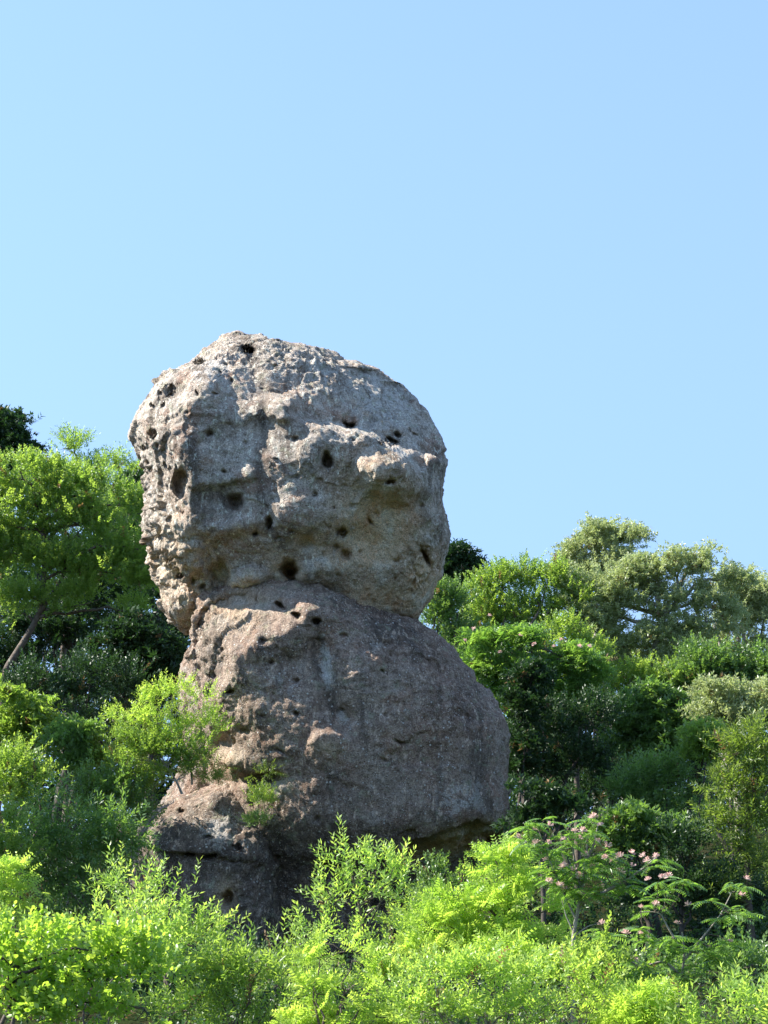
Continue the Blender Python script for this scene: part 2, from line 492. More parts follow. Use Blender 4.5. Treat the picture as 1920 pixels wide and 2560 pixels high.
def build_rock(name, G, relief, holes, mat, masks, seed, rough=1.0, pits=1.0, rmap=None):
    nr, nc = G.shape[:2]
    n = gnormals(G)
    front = sstep(.05, .45, -n[..., 2])
    u, v = uv_of(G)
    wob = np.stack([u * .02, v * .02, 0 * u], -1).reshape(-1, 3)
    wu = (fbm(wob, 3, seed + 31) * 5).reshape(u.shape); wv = (fbm(wob, 3, seed + 47) * 5).reshape(u.shape)
    uw, vw = u + wu, v + wv
    h = relief(uw, vw)
    G = G.copy()
    G[..., 2] -= h * front
    n = gnormals(G)
    p = G.reshape(-1, 3)
    big = .26 * fbm(p * .42, 3, seed)
    act = .45 + .9 * sstep(-.3, .6, fbm(p * .33, 2, seed + 3))         # smoother and rougher areas
    rm = np.ones(len(p)) if rmap is None else rmap(u, v).reshape(-1)
    act = act * rm
    mid = .055 * ridged(p * .95, 4, seed + 5, .5) * act
    fine = .022 * fbm(p * 6.5, 3, seed + 15, .6) + (.055 * fbm(p * 3.0, 4, seed + 9, .62) + .030 * ridged(p * 5.0, 3, seed + 13, .6)) * act
    wp = p + .22 * np.stack([vnoise(p * 1.7, seed + 81), vnoise(p * 1.7, seed + 82), vnoise(p * 1.7, seed + 83)], 1) + .05 * np.stack([vnoise(p * 7, seed + 84), vnoise(p * 7, seed + 85), vnoise(p * 7, seed + 86)], 1)
    fac = .135 * facets(wp * np.array([.62, .55, .62]), seed + 90) * rm + .075 * facets(wp * np.array([1.6, 1.4, 1.6]), seed + 95) * act + .028 * facets(wp * 4.2, seed + 99) * act
    disp = (big * .30 + mid + fine + fac) * rough
    # random pits, sparse and clustered
    cl = sstep(-.05, .5, fbm(p * .5, 2, seed + 60))
    for sc, dep, thr, rad in ((1.7, .22, .12, .13), (3.4, .13, .18, .22), (6.0, .07, .25, .28)):
        d, r_ = worley(p * sc + 3.3, seed + int(sc * 10))
        k = (r_ < thr * (0.25 + cl)) * (1 - sstep(rad * (.45 + r_), rad * (.75 + r_ * 1.4), d))
        disp -= dep * k * pits
    p = p + disp[:, None] * n.reshape(-1, 3)
    G = p.reshape(nr, nc, 3)
    n = gnormals(G)
    u, v = uv_of(G)
    wob = np.stack([u * .07, v * .07, 0 * u], -1).reshape(-1, 3)
    wu = (fbm(wob, 2, seed + 71) * 3.2).reshape(u.shape); wv = (fbm(wob, 2, seed + 77) * 3.2).reshape(u.shape)
    cut = np.zeros(u.shape)
    for (cx, cy, ru, rv, rot, dep) in holes:
        if max(ru, rv) < 6.5: dep *= .3
        elif max(ru, rv) < 12: dep *= .55
        cut = np.maximum(cut, .72 * bump(u + wu, v + wv, (cx, cy), (ru, rv), dep, rot, 1.6 if dep > .25 else 1.2) + .28 * bump(u + 1.5 * wu, v + 1.5 * wv, (cx, cy), (ru * 1.5, rv * 1.5), dep, rot))
    facing = sstep(.08, .4, -n0z(G, n))
    G[..., 2] += cut * facing
    uvm = uv_of(G)
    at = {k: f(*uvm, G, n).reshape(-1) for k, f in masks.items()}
    # poles
    idx = np.arange(nr * nc).reshape(nr, nc)
    nxt = np.roll(idx, -1, 1)
    q = np.stack([idx[:-1], idx[1:], nxt[1:], nxt[:-1]], -1).reshape(-1, 4)
    V = G.reshape(-1, 3)
    tops = np.stack([np.arange(1, nc - 1), np.arange(2, nc), np.zeros(nc - 2, int)], -1)
    W = CAM + V[:, 0:1] * RGT + V[:, 1:2] * UPV + (DIST + V[:, 2:3]) * FWD
    org = W.mean(0); org[2] = W[:, 2].min()
    me = bpy.data.meshes.new(name)
    W = W - org
    W = np.concatenate([W, [W[:nc].mean(0)], [W[-nc:].mean(0)]])
    nv = nr * nc
    r0 = idx[0]; r1 = idx[-1]
    tri = np.concatenate([np.stack([r0, np.roll(r0, -1), np.full(nc, nv)], -1),
                          np.stack([np.roll(r1, -1), r1, np.full(nc, nv + 1)], -1)])
    me.vertices.add(nv + 2); me.vertices.foreach_set('co', W.astype(np.float32).ravel())
    loops = np.concatenate([q.ravel(), tri.ravel()]).astype(np.int32)
    starts = np.concatenate([np.arange(len(q)) * 4, len(q) * 4 + np.arange(len(tri)) * 3]).astype(np.int32)
    me.loops.add(len(loops)); me.loops.foreach_set('vertex_index', loops)
    me.polygons.add(len(starts)); me.polygons.foreach_set('loop_start', starts)
    me.polygons.foreach_set('use_smooth', np.ones(len(starts), bool))
    for an, av in at.items():
        a = me.attributes.new(an, 'FLOAT', 'POINT')
        a.data.foreach_set('value', np.concatenate([av, [0, 0]]).astype(np.float32))
    me.materials.append(mat)
    me.update(calc_edges=True)
    return me, org


def n0z(G, n):
    return n[..., 2]


def S(l):   # outline given in the 1659-wide view of the photo
    return [tuple(x / .864 for x in p) for p in l]


def rows_from(left, right, b, cf):
    """merge outline polylines into rows; b, cf lists of (v, value)"""
    left = sorted(left, key=lambda p: p[1]); right = sorted(right, key=lambda p: p[1])
    vs = sorted(set([p[1] for p in left] + [p[1] for p in right]))
    ly, lx = [p[1] for p in left], [p[0] for p in left]
    ry, rx = [p[1] for p in right], [p[0] for p in right]
    bb = np.array(b); cc = np.array(cf)
    return [(y, np.interp(y, ly, lx), np.interp(y, ry, rx), np.interp(y, bb[:, 0], bb[:, 1]), np.interp(y, cc[:, 0], cc[:, 1])) for y in vs]


# ---- head boulder
hl = S([(505, 709), (485, 717), (468, 733), (440, 755), (410, 780), (385, 797), (352, 806), (327, 824), (315, 858), (299, 884), (288, 913),
        (286, 940), (298, 966), (314, 1000), (325, 1030), (334, 1060), (337, 1100), (335, 1150), (337, 1170), (350, 1215), (354, 1260),
        (359, 1300), (367, 1330), (383, 1350), (420, 1368), (480, 1390), (560, 1410)])
hr = S([(507, 709), (522, 717), (545, 728), (600, 733), (650, 742), (710, 757), (770, 777), (820, 794), (870, 824), (900, 855), (925, 889),
        (945, 928), (957, 965), (966, 998), (958, 1022), (954, 1060), (955, 1090), (964, 1125), (969, 1160), (963, 1195), (951, 1245),
        (936, 1285), (918, 1318), (905, 1340), (870, 1370), (800, 1395), (700, 1410)])
rows = rows_from(hl, hr,
                 [(820, .25), (850, 1.2), (900, 2.2), (1000, 3.0), (1130, 3.5), (1300, 3.4), (1450, 2.9), (1550, 2.5), (1600, 1.8), (1632, .9)],
                 [(820, 1.4), (900, 1.2), (1000, .9), (1150, .5), (1300, .55), (1450, .9), (1560, 1.3), (1632, 1.6)])
GH = lathe(rows, 370, 440, 60, 2.7, [(820, 1.75), (1060, 1.85), (1180, 2.4), (1300, 2.6)])


def head_relief(u, v):
    h = 0
    brow = [(560, 985), (654, 1003), (722, 1003), (738, 1040), (790, 1070), (850, 1079), (917, 1095), (956, 1117), (1012, 1140)]
    sd = sdist(u, v, brow[1:] + [(1080, 1150), (1140, 1165)])
    # above the brow the face is set back and turns away to the right
    up = sstep(0, 26, -sd)
    h = h - up * (.34 * sstep(640, 720, u) * np.exp(-(sd / 190) ** 2) + .50 * sstep(650, 950, u))
    h = h + ridge(u, v, brow[1:], .20, 12, 60, 50) + .22 * (1 - up) * np.exp(-(sd / 90) ** 2) * sstep(620, 700, u)
    # notched shoulder at the start of the brow
    h = h + bump(u, v, (700, 1030), (46, 34), .30, 20, 1.6)
    h = h + ridge(u, v, [(880, 900), (930, 960), (960, 1020)], .10, 20, 60, 40)
    # upper left crown of the boulder, and the gully that parts it from the right
    h = h + bump(u, v, (530, 930), (80, 70), .38, -25)
    h = h - ridge(u, v, [(612, 838), (622, 880), (640, 950), (650, 1000)], .26, 26, 26, 30)
    h = h - ridge(u, v, [(655, 1080), (662, 1290)], .12, 22, 22, 40)
    h = h + ridge(u, v, [(500, 1075), (560, 1040), (640, 1030)], .22, 40, 22, 30)
    # edge between the sunlit left flank and the shaded front
    h = h + ridge(u, v, [(520, 975), (450, 1050), (478, 1190), (482, 1300), (440, 1370)], .50, 40, 75, 40)
    h = h + ridge(u, v, [(490, 1215), (560, 1205), (620, 1195)], .20, 30, 8, 20)
    h = h + ridge(u, v, [(520, 1312), (560, 1318), (600, 1302)], .20, 8, 30, 14)
    h = h - bump(u, v, (570, 1130), (75, 80), .26)
    h = h - bump(u, v, (555, 1235), (70, 55), .25)
    h = h + bump(u, v, (405, 1010), (50, 60), .22)
    h = h - bump(u, v, (455, 1205), (24, 40), .55, 10, 2.2)
    h = h - bump(u, v, (410, 1342), (18, 26), .45, 0, 2)
    # the jutting nose block and the hollow under it
    h = h + bump(u, v, (990, 1195), (116, 78), .72, 20, 1.3)
    h = h + bump(u, v, (920, 1185), (50, 56), .30, -30, 1.5)
    h = h - bump(u, v, (945, 1325), (90, 105), .32, 12, 1.3)
    h = h + bump(u, v, (770, 1160), (85, 80), .30)
    h = h + bump(u, v, (760, 1275), (105, 60), .36, -8)
    h = h - bump(u, v, (880, 1350), (60, 50), .2)
    # right hand buttress
    h = h + ridge(u, v, [(1095, 1240), (1085, 1330), (1060, 1440), (1030, 1520)], .38, 32, 34, 40)
    h = h - bump(u, v, (1052, 1150), (26, 32), .38, 30, 1.6)
    # low knobs and overhangs along the bottom
    h = h + bump(u, v, (620, 1450), (70, 40), .42, -15, 1.2)
    h = h - bump(u, v, (550, 1440), (40, 55), .5, 0, 1.6)
    h = h + bump(u, v, (480, 1400), (46, 60), .4, 0, 1.6)
    h = h + bump(u, v, (455, 1510), (50, 46), .38, 0, 1.6)
    h = h - bump(u, v, (722, 1425), (34, 32), .9, 25, 1.8)
    h = h + bump(u, v, (800, 1425), (70, 42), .34, 8)
    h = h - bump(u, v, (740, 1480), (110, 24), .3)
    h = h + bump(u, v, (620, 1310), (110, 20), .15, -12)
    return h


head_holes = [  # u, v, ru, rv, rot, depth
    (816, 1150, 17, 25, -8, .85), (586, 1254, 27, 24, -25, .75), (675, 1308, 9, 20, 5, .6), (637, 1337, 8, 9, 0, .5), (652, 1288, 6, 6, 0, .3), (699, 1346, 6, 6, 0, .4),
    (728, 1440, 14, 20, -20, .7), (768, 1358, 27, 22, 0, .28), (852, 1328, 18, 14, 0, .4), (825, 1318, 7, 7, 0, .3), (864, 1386, 17, 15, 0, .42), (838, 1370, 12, 17, 0, .22),
    (899, 1379, 8, 8, 0, .3), (991, 1401, 7, 8, 0, .3), (787, 1236, 9, 9, 0, .4), (862, 1214, 6, 5, -30, .3), (974, 1203, 15, 9, -20, .45), (926, 1304, 5, 12, -30, .3), (942, 1286, 9, 6, 0, .2),
    (844, 1440, 7, 6, 0, .3), (820, 1443, 5, 5, 0, .2), (873, 1064, 16, 9, 22, .6), (970, 1105, 32, 13, 12, .7), (995, 1087, 13, 8, 15, .4), (1040, 1086, 11, 5, 10, .25), (1025, 1076, 7, 4, 0, .2),
    (996, 957, 8, 5, 30, .3), (823, 953, 6, 5, 0, .25), (1063, 1390, 9, 27, -32, .7), (1053, 1368, 7, 9, 0, .4),
    (497, 903, 14, 9, -25, .25), (620, 872, 18, 9, 8, .5), (561, 910, 7, 5, 0, .25), (553, 930, 7, 5, 0, .3), (576, 953, 9, 7, 0, .45), (688, 913, 7, 5, 0, .35), (657, 970, 6, 6, 0, .3), (692, 981, 8, 4, 0, .3),
    (492, 982, 5, 9, -35, .4), (535, 985, 15, 4, 0, .25), (401, 985, 9, 11, -25, .4), (427, 978, 24, 22, 0, .3), (378, 1014, 8, 8, 0, .4), (409, 1012, 12, 9, 0, .2), (472, 1030, 10, 7, 0, .25),
    (380, 1082, 12, 17, 0, .3), (394, 1114, 8, 9, 0, .4), (361, 1120, 10, 9, 0, .4), (411, 1163, 6, 8, 0, .3), (425, 1170, 7, 7, 0, .25), (440, 1170, 5, 8, 0, .25), (376, 1172, 9, 8, 0, .35), (366, 1155, 6, 8, 0, .3),
    (425, 1298, 11, 10, 0, .3), (455, 1280, 9, 9, 0, .25), (522, 1085, 12, 10, 0, .3), (560, 1180, 12, 6, 0, .25), (736, 1095, 14, 9, -20, .25), (742, 1190, 12, 7, -20, .2), (690, 1150, 8, 7, 0, .2),
    (615, 1105, 8, 6, 0, .25), (575, 1065, 6, 6, 0, .2), (480, 1450, 10, 14, 10, .3), (505, 1468, 12, 8, 0, .3), (450, 1440, 8, 12, 0, .3), (730, 1330, 9, 6, 0, .25), (835, 1270, 7, 6, 0, .25), (880, 1265, 9, 7, 0, .3), (1055, 1265, 9, 8, 0, .3), (1022, 1372, 6, 7, 0, .2), (1027, 1405, 5, 7, 0, .2), (990, 1445, 6, 9, 0, .25), (914, 1118, 10, 4, 10, .25), (885, 1102, 7, 5, 0, .25)]


def soft(u, v, items):
    m = np.zeros(u.shape)
    for (c, r, rot, a) in items:
        m = np.maximum(m, bump(u, v, c, r, a, rot))
    return m


head_masks = {
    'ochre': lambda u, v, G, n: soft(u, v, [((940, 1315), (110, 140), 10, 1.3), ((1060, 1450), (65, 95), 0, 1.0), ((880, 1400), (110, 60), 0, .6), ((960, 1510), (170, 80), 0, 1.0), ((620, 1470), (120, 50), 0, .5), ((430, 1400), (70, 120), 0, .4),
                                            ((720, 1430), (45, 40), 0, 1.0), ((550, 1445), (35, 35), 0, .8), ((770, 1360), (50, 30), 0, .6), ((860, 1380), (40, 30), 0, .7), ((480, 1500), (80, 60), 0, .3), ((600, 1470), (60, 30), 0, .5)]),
    'stain': lambda u, v, G, n: soft(u, v, [((630, 880), (26, 60), -8, 1.0), ((655, 1030), (20, 110), 0, .9), ((662, 1200), (22, 120), 0, .95), ((560, 1060), (60, 60), 0, .45), ((850, 960), (50, 45), 30, .5),
                                            ((740, 1090), (90, 40), 20, .3), ((450, 1180), (30, 40), 0, .4), ((700, 860), (120, 14), 8, .5), ((590, 832), (30, 16), 0, .7)]),
    'pale': lambda u, v, G, n: soft(u, v, [((960, 1010), (140, 90), 30, 1.0), ((780, 930), (110, 70), 20, .8), ((540, 930), (70, 60), 0, .75), ((560, 1240), (70, 60), 0, .5), ((780, 1410), (60, 40), 0, .9),
                                           ((1000, 1130), (50, 20), 30, .9), ((640, 1440), (50, 30), 0, .8), ((880, 1420), (70, 30), 0, .5), ((600, 1350), (70, 50), 0, .35), ((420, 1350), (50, 100), 0, .4)])}
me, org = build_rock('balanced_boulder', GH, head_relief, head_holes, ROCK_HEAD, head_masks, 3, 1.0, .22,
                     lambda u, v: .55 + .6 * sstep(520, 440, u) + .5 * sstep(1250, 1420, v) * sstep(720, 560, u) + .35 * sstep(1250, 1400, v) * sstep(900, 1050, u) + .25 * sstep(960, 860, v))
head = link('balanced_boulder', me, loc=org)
tag(head, 'huge pitted grey brown boulder balanced on top of the lower rock', 'boulder')

# ---- lower rock
bl = S([(580, 1250), (558, 1256), (535, 1265), (498, 1271), (470, 1285), (442, 1309), (428, 1335), (424, 1360), (428, 1400), (434, 1440), (440, 1480), (448, 1530), (455, 1580), (462, 1640), (462, 1700),
        (450, 1800), (440, 1900), (430, 2000), (420, 2120)])
br = S([(600, 1250), (640, 1258), (700, 1263), (742, 1276), (800, 1305), (850, 1324), (900, 1341), (940, 1364), (972, 1396), (1000, 1432), (1028, 1472), (1060, 1511), (1083, 1543), (1086, 1576), (1082, 1620),
        (1080, 1660), (1089, 1690), (1090, 1730), (1086, 1780), (1080, 1800), (1030, 1840), (930, 1890), (880, 1930), (870, 2000), (870, 2120)])
rows = rows_from(bl, br,
                 [(1447, .5), (1480, 1.3), (1530, 2.0), (1650, 2.9), (1800, 3.5), (2000, 3.7), (2080, 3.5), (2150, 3.0), (2250, 2.8), (2460, 3.0)],
                 [(1447, -1.4), (1530, -1.2), (1700, -.8), (1850, -.5), (2000, -.35), (2120, 0), (2250, -.1), (2460, 0)])
GB = lathe(rows, 350, 370, 60, 2.6, [(1447, 2.2), (1600, 2.8), (1800, 3.4), (2460, 3.2)])


def base_relief(u, v):
    h = 0
    # sunlit upper left facet that turns into the shaded front along a slanting edge
    edge = [(530, 1860), (548, 1740), (590, 1690), (596, 1632), (645, 1616), (711, 1588), (800, 1520), (860, 1490)]
    sd = sdist(u, v, edge)
    h = h - 1.15 * sstep(0, 200, -sd) * sstep(1440, 1520, v) * sstep(1900, 1760, v)
    h = h + .30 * np.exp(-(sd / np.where(sd > 0, 40, 26)) ** 2) * sstep(1450, 1520, v) * sstep(1880, 1780, v)
    h = h - bump(u, v, (740, 1660), (80, 70), .34)
    h = h - bump(u, v, (664, 1605), (20, 14), .25, 0, 1.6)
    h = h + bump(u, v, (690, 1490), (130, 36), .35, 8)
    h = h + bump(u, v, (765, 1525), (55, 34), .24)
    # vertical gully in the middle
    h = h - ridge(u, v, [(800, 1600), (812, 1700), (835, 1780), (862, 1810)], .36, 26, 30, 40)
    h = h + bump(u, v, (822, 1880), (80, 60), .15) + ridge(u, v, [(765, 1856), (800, 1832), (850, 1838)], .14, 8, 34, 12)
    h = h + bump(u, v, (640, 1765), (40, 70), .16)
    h = h - bump(u, v, (560, 1850), (46, 40), .35)
    h = h + bump(u, v, (580, 1900), (70, 26), .28, 10)
    h = h - bump(u, v, (660, 1940), (60, 22), .38, 0, 1.4)
    h = h - .35 * sstep(900, 1200, u) * sstep(1480, 1700, v)
    # underside cut back below a slanting lip on the right
    lip = [(985, 2150), (1023, 2106), (1120, 2073), (1192, 2049), (1270, 2052)]
    h = h + ridge(u, v, lip, .34, 110, 6, 60)
    su = np.interp(u, [p[0] for p in lip], [p[1] for p in lip])
    h = h - .80 * sstep(-4, 60, v - su) * sstep(985, 1045, u)
    # hollow at the foot
    h = h - bump(u, v, (640, 1950), (90, 14), .25, -4)
    return h


base_holes = [(702, 1514, 20, 9, 38, .55), (742, 1538, 14, 11, 25, .5), (789, 1553, 17, 12, 0, .55), (555, 1625, 7, 9, 25, .35), (677, 1656, 9, 7, 0, .35), (741, 1704, 9, 9, 0, .45), (682, 1737, 6, 6, 0, .35), (741, 1783, 7, 7, 0, .5),
              (576, 1730, 12, 7, -10, .35), (956, 1679, 6, 7, 0, .35), (856, 1775, 6, 7, 0, .4), (1000, 1857, 20, 4, 18, .25), (960, 1902, 9, 5, 10, .3), (695, 2144, 9, 8, 0, .5), (809, 2160, 15, 9, 0, .45), (794, 2046, 10, 11, 0, .4), (965, 1790, 10, 10, 0, .25),
              (700, 1880, 18, 4, 12, .2), (860, 1590, 16, 6, 8, .15), (530, 1690, 10, 12, 0, .2), (655, 1790, 10, 8, 0, .15), (610, 1830, 16, 8, 20, .25)]
base_masks = {
    'ochre': lambda u, v, G, n: soft(u, v, [((1140, 2110), (140, 40), -18, 1.3), ((1040, 2140), (60, 34), -20, 1.3), ((600, 1520), (110, 60), -10, .22), ((820, 1870), (40, 30), 0, .3), ((565, 1910), (50, 40), 0, .3)]),
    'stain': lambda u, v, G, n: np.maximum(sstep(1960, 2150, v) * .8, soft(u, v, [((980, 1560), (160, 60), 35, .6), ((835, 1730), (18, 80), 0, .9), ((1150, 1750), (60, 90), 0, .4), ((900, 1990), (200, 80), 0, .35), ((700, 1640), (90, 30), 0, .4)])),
    'pale': lambda u, v, G, n: soft(u, v, [((815, 1660), (18, 75), -6, 1.6), ((855, 1800), (36, 26), 0, .8), ((1160, 2000), (90, 60), 0, .6), ((680, 1970), (45, 70), 0, .7), ((720, 1700), (60, 60), 0, .35), ((930, 1600), (60, 30), 0, .3)])}
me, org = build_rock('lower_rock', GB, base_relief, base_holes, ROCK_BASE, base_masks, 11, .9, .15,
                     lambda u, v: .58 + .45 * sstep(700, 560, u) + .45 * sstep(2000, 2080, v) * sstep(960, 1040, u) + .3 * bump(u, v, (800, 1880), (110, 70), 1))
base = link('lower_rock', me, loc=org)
tag(base, 'massive dark brown lower rock carrying the balanced boulder', 'rock')

# ---- left shoulder and lower lobe: parts of the lower rock
sl = S([(425, 1392), (402, 1408), (389, 1438), (385, 1475), (388, 1520), (396, 1580), (380, 1680), (360, 1740), (350, 1800), (350, 1860)])
sr = S([(445, 1392), (470, 1405), (490, 1440), (500, 1500), (520, 1580), (530, 1680), (530, 1760), (530, 1800), (520, 1860)])
rows = rows_from(sl, sr, [(1611, .3), (1640, .9), (1700, 1.4), (1900, 1.8), (2155, 1.9)], [(1611, 1.2), (1900, .9), (2155, .8)])
me, so = build_rock('shoulder', lathe(rows, 110, 80, 30, 2.4), lambda u, v: 0 * u, [(465, 1690, 9, 8, 0, .3), (490, 1690, 10, 14, 0, .4)], ROCK_BASE,
                    {'ochre': lambda u, v, G, n: 0 * u, 'stain': lambda u, v, G, n: 0 * u + .1, 'pale': lambda u, v, G, n: 0 * u + .2}, 23, .9, .3)
o = link('shoulder', me, base, so - org)
o['label'] = 'grey shoulder of rock on the left flank'
ll = S([(500, 1668), (470, 1676), (432, 1690), (392, 1706), (350, 1736), (322, 1778), (306, 1828), (302, 1870), (310, 1920), (330, 1990), (340, 2120)])
lr = S([(520, 1668), (545, 1680), (575, 1720), (600, 1780), (610, 1850), (620, 1950), (630, 2120)])
rows = rows_from(ll, lr, [(1930, .3), (1960, 1.0), (2050, 1.9), (2200, 2.4), (2460, 2.7)], [(1930, -2.2), (2050, -2.2), (2200, -2.1), (2460, -2.0)])
lobe_holes = [(475, 2140, 18, 6, 12, .4), (525, 2143, 24, 6, -8, .5), (568, 2250, 18, 24, 15, .55), (590, 2120, 14, 12, 0, .25), (400, 2090, 8, 10, 20, .2), (450, 2030, 12, 8, 0, .2), (520, 2095, 14, 5, 10, .25), (420, 2170, 8, 6, 0, .25)]
me, so = build_rock('lobe', lathe(rows, 165, 160, 36, 2.4),
                    lambda u, v: ridge(u, v, [(400, 2120), (470, 2128), (545, 2128), (620, 2140)], .25, 60, 10, 40) + bump(u, v, (545, 1990), (30, 40), .25, 30),
                    lobe_holes, ROCK_BASE,
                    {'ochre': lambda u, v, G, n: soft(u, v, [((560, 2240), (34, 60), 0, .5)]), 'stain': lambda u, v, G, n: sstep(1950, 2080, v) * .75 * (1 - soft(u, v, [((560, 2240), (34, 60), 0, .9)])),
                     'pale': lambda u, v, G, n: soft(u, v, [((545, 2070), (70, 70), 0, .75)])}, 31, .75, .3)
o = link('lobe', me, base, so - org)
o['label'] = 'rounded dark foot of the rock bulging out at lower left'

# ------------------------------------------------------------------ foliage kit
def rot_frames(d, roll=None, up=np.array([0, 0, 1.0])):
    """frames with x along d, z as near as can be to up (n,3,3 as columns), rolled by roll"""
    x = d / (np.linalg.norm(d, axis=1, keepdims=True) + 1e-9)
    y = np.cross(np.broadcast_to(up, x.shape), x)
    ln = np.linalg.norm(y, axis=1, keepdims=True)
    y = np.where(ln < .05, np.array([[0, 1.0, 0]]), y / (ln + 1e-9))
    z = np.cross(x, y)
    if roll is not None:
        c, s = np.cos(roll)[:, None], np.sin(roll)[:, None]
        y, z = y * c + z * s, z * c - y * s
    return np.stack([x, y, z], -1)


def rand_dirs(n, rng):
    d = rng.normal(size=(n, 3))
    return d / np.linalg.norm(d, axis=1, keepdims=True)


def leaf_shape(length, width, kind):
    if kind == 'blade':       # two folded triangles
        v = np.array([[0, 0, 0], [.42, .5, .12], [1, 0, -.06], [.42, -.5, .12]])
        f = np.array([[0, 2, 1], [0, 3, 2]])
    else:                     # oval with six corners
        v = np.array([[0, 0, 0], [.28, .42, .10], [.68, .44, .08], [1, 0, -.08], [.68, -.44, .08], [.28, -.42, .10], [.5, 0, -.02]])
        f = np.array([[0, 6, 1], [1, 6, 2], [2, 6, 3], [3, 6, 4], [4, 6, 5], [5, 6, 0]])
    v = v * np.array([length, width, width])
    return v, f


def make_twigs(species, rng, nvar=6):
    """templates: list of (verts, tris, tint per vert); twig along +x, length about 1 unit in metres set here"""
    out = []
    for _ in range(nvar):
        V, F, T = [], [], []; nv = 0

        def add(v, f, t):
            nonlocal nv
            V.append(v); F.append(f + nv); T.append(np.full(len(v), t)); nv += len(v)
        sp = SPEC[species]
        nl = sp['n']
        if sp['form'] == 'alt':          # leaves set along a shoot
            for k in range(nl):
                s = (k + .5) / nl
                ang = (k * 2.4 + rng.uniform(-.5, .5))
                side = np.array([.55 + .5 * s, math.cos(ang), math.sin(ang) * .75 + .15])
                side /= np.linalg.norm(side)
                R = rot_frames(side[None], rng.normal(0, .55, 1))[0]
                ln = sp['len'] * rng.uniform(.7, 1.15) * (1 - .25 * s)
                lv, lf = leaf_shape(ln, sp['w'] * rng.uniform(.8, 1.15), sp['shape'])
                base = np.array([sp['L'] * s, 0, .12 * sp['L'] * s * (1 - s)])
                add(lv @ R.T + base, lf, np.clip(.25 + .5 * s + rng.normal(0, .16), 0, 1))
        elif sp['form'] == 'rosette':    # leaves bunched at the shoot tip
            for k in range(nl):
                a = k * 2.399 + rng.uniform(-.3, .3); el = rng.uniform(-.25, .85)
                d = np.array([math.sin(el) * 1.0 + .25, math.cos(a) * math.cos(el), math.sin(a) * math.cos(el)])
                d /= np.linalg.norm(d)
                R = rot_frames(d[None], rng.normal(0, .4, 1))[0]
                lv, lf = leaf_shape(sp['len'] * rng.uniform(.65, 1.1), sp['w'] * rng.uniform(.8, 1.1), sp['shape'])
                add(lv @ R.T + np.array([sp['L'] * rng.uniform(.35, 1.0), 0, 0]), lf, np.clip(.5 + rng.normal(0, .22), 0, 1))
        elif sp['form'] == 'pinnate':    # drooping compound leaves radiating from a shoot
            for k in range(sp['fronds']):
                a = k * 2.399 + rng.uniform(-.4, .4)
                d = np.array([rng.uniform(.15, .9), math.cos(a), math.sin(a) * .35 + .25]); d /= np.linalg.norm(d)
                R = rot_frames(d[None], rng.normal(0, .3, 1))[0]
                fl = sp['L'] * rng.uniform(.7, 1.1); t = np.clip(.5 + rng.normal(0, .2), 0, 1)
                for j in range(nl):
                    s = (j + 1) / nl; droop = -.35 * fl * s * s
                    for sd in (-1, 1):
                        dd = np.array([.45, sd * 1.0, -.15 - .3 * s]); dd /= np.linalg.norm(dd)
                        R2 = rot_frames(dd[None], rng.normal(0, .25, 1))[0]
                        lv, lf = leaf_shape(sp['len'] * (1.05 - .5 * abs(s - .45)), sp['w'], sp['shape'])
                        w = lv @ R2.T + np.array([fl * s, 0, droop])
                        add(w @ R.T, lf, np.clip(t + rng.normal(0, .07), 0, 1))
        v = np.concatenate(V); f = np.concatenate(F); t = np.concatenate(T)
        out.append((v, f, t))
    return out


SPEC = {
    'willow': dict(form='alt', n=13, L=.40, len=.125, w=.029, shape='blade'),
    'mimosa': dict(form='pinnate', n=5, fronds=4, L=.21, len=.072, w=.027, shape='blade'),
    'fine': dict(form='alt', n=12, L=.30, len=.085, w=.030, shape='blade'),
    'broad': dict(form='alt', n=10, L=.27, len=.082, w=.048, shape='oval'),
    'smallleaf': dict(form='alt', n=15, L=.42, len=.105, w=.048, shape='blade'),
    'evergreen': dict(form='rosette', n=12, L=.26, len=.155, w=.055, shape='blade'),
    'oak': dict(form='rosette', n=13, L=.30, len=.115, w=.040, shape='blade'),
    'pinnate': dict(form='pinnate', n=4, fronds=4, L=.42, len=.17, w=.062, shape='blade'),
    'lance': dict(form='alt', n=14, L=.50, len=.17, w=.038, shape='blade'),
}
_trng = np.random.default_rng(99)
TWIGS = {k: make_twigs(k, _trng) for k in SPEC}


def tube(path, r0, r1, sides=6, taper=1.0):
    path = np.asarray(path, float); n = len(path)
    t = np.gradient(path, axis=0); t /= np.linalg.norm(t, axis=1, keepdims=True) + 1e-9
    R = rot_frames(t, None, np.array([.13, .99, .05]))
    a = np.arange(sides) * 2 * math.pi / sides
    rad = r0 + (r1 - r0) * np.linspace(0, 1, n) ** taper
    ring = np.cos(a)[None, :, None] * R[:, None, :, 1] + np.sin(a)[None, :, None] * R[:, None, :, 2]
    V = (path[:, None] + ring * rad[:, None, None]).reshape(-1, 3)
    i = np.arange(n * sides).reshape(n, sides); j = np.roll(i, -1, 1)
    F = np.stack([i[:-1], j[:-1], j[1:], i[1:]], -1).reshape(-1, 4)
    return V, F


def wiggle(a, b, n, amp, rng, sag=0.0):
    t = np.linspace(0, 1, n)[:, None]
    p = a + (b - a) * t
    ln = np.linalg.norm(b - a)
    off = np.cumsum(rng.normal(0, 1, (n, 3)), 0); off -= off[0]; off -= t * off[-1]
    p = p + off * amp * ln / n
    p[:, 2] += sag * ln * (t * (1 - t))[:, 0] * 4
    return p


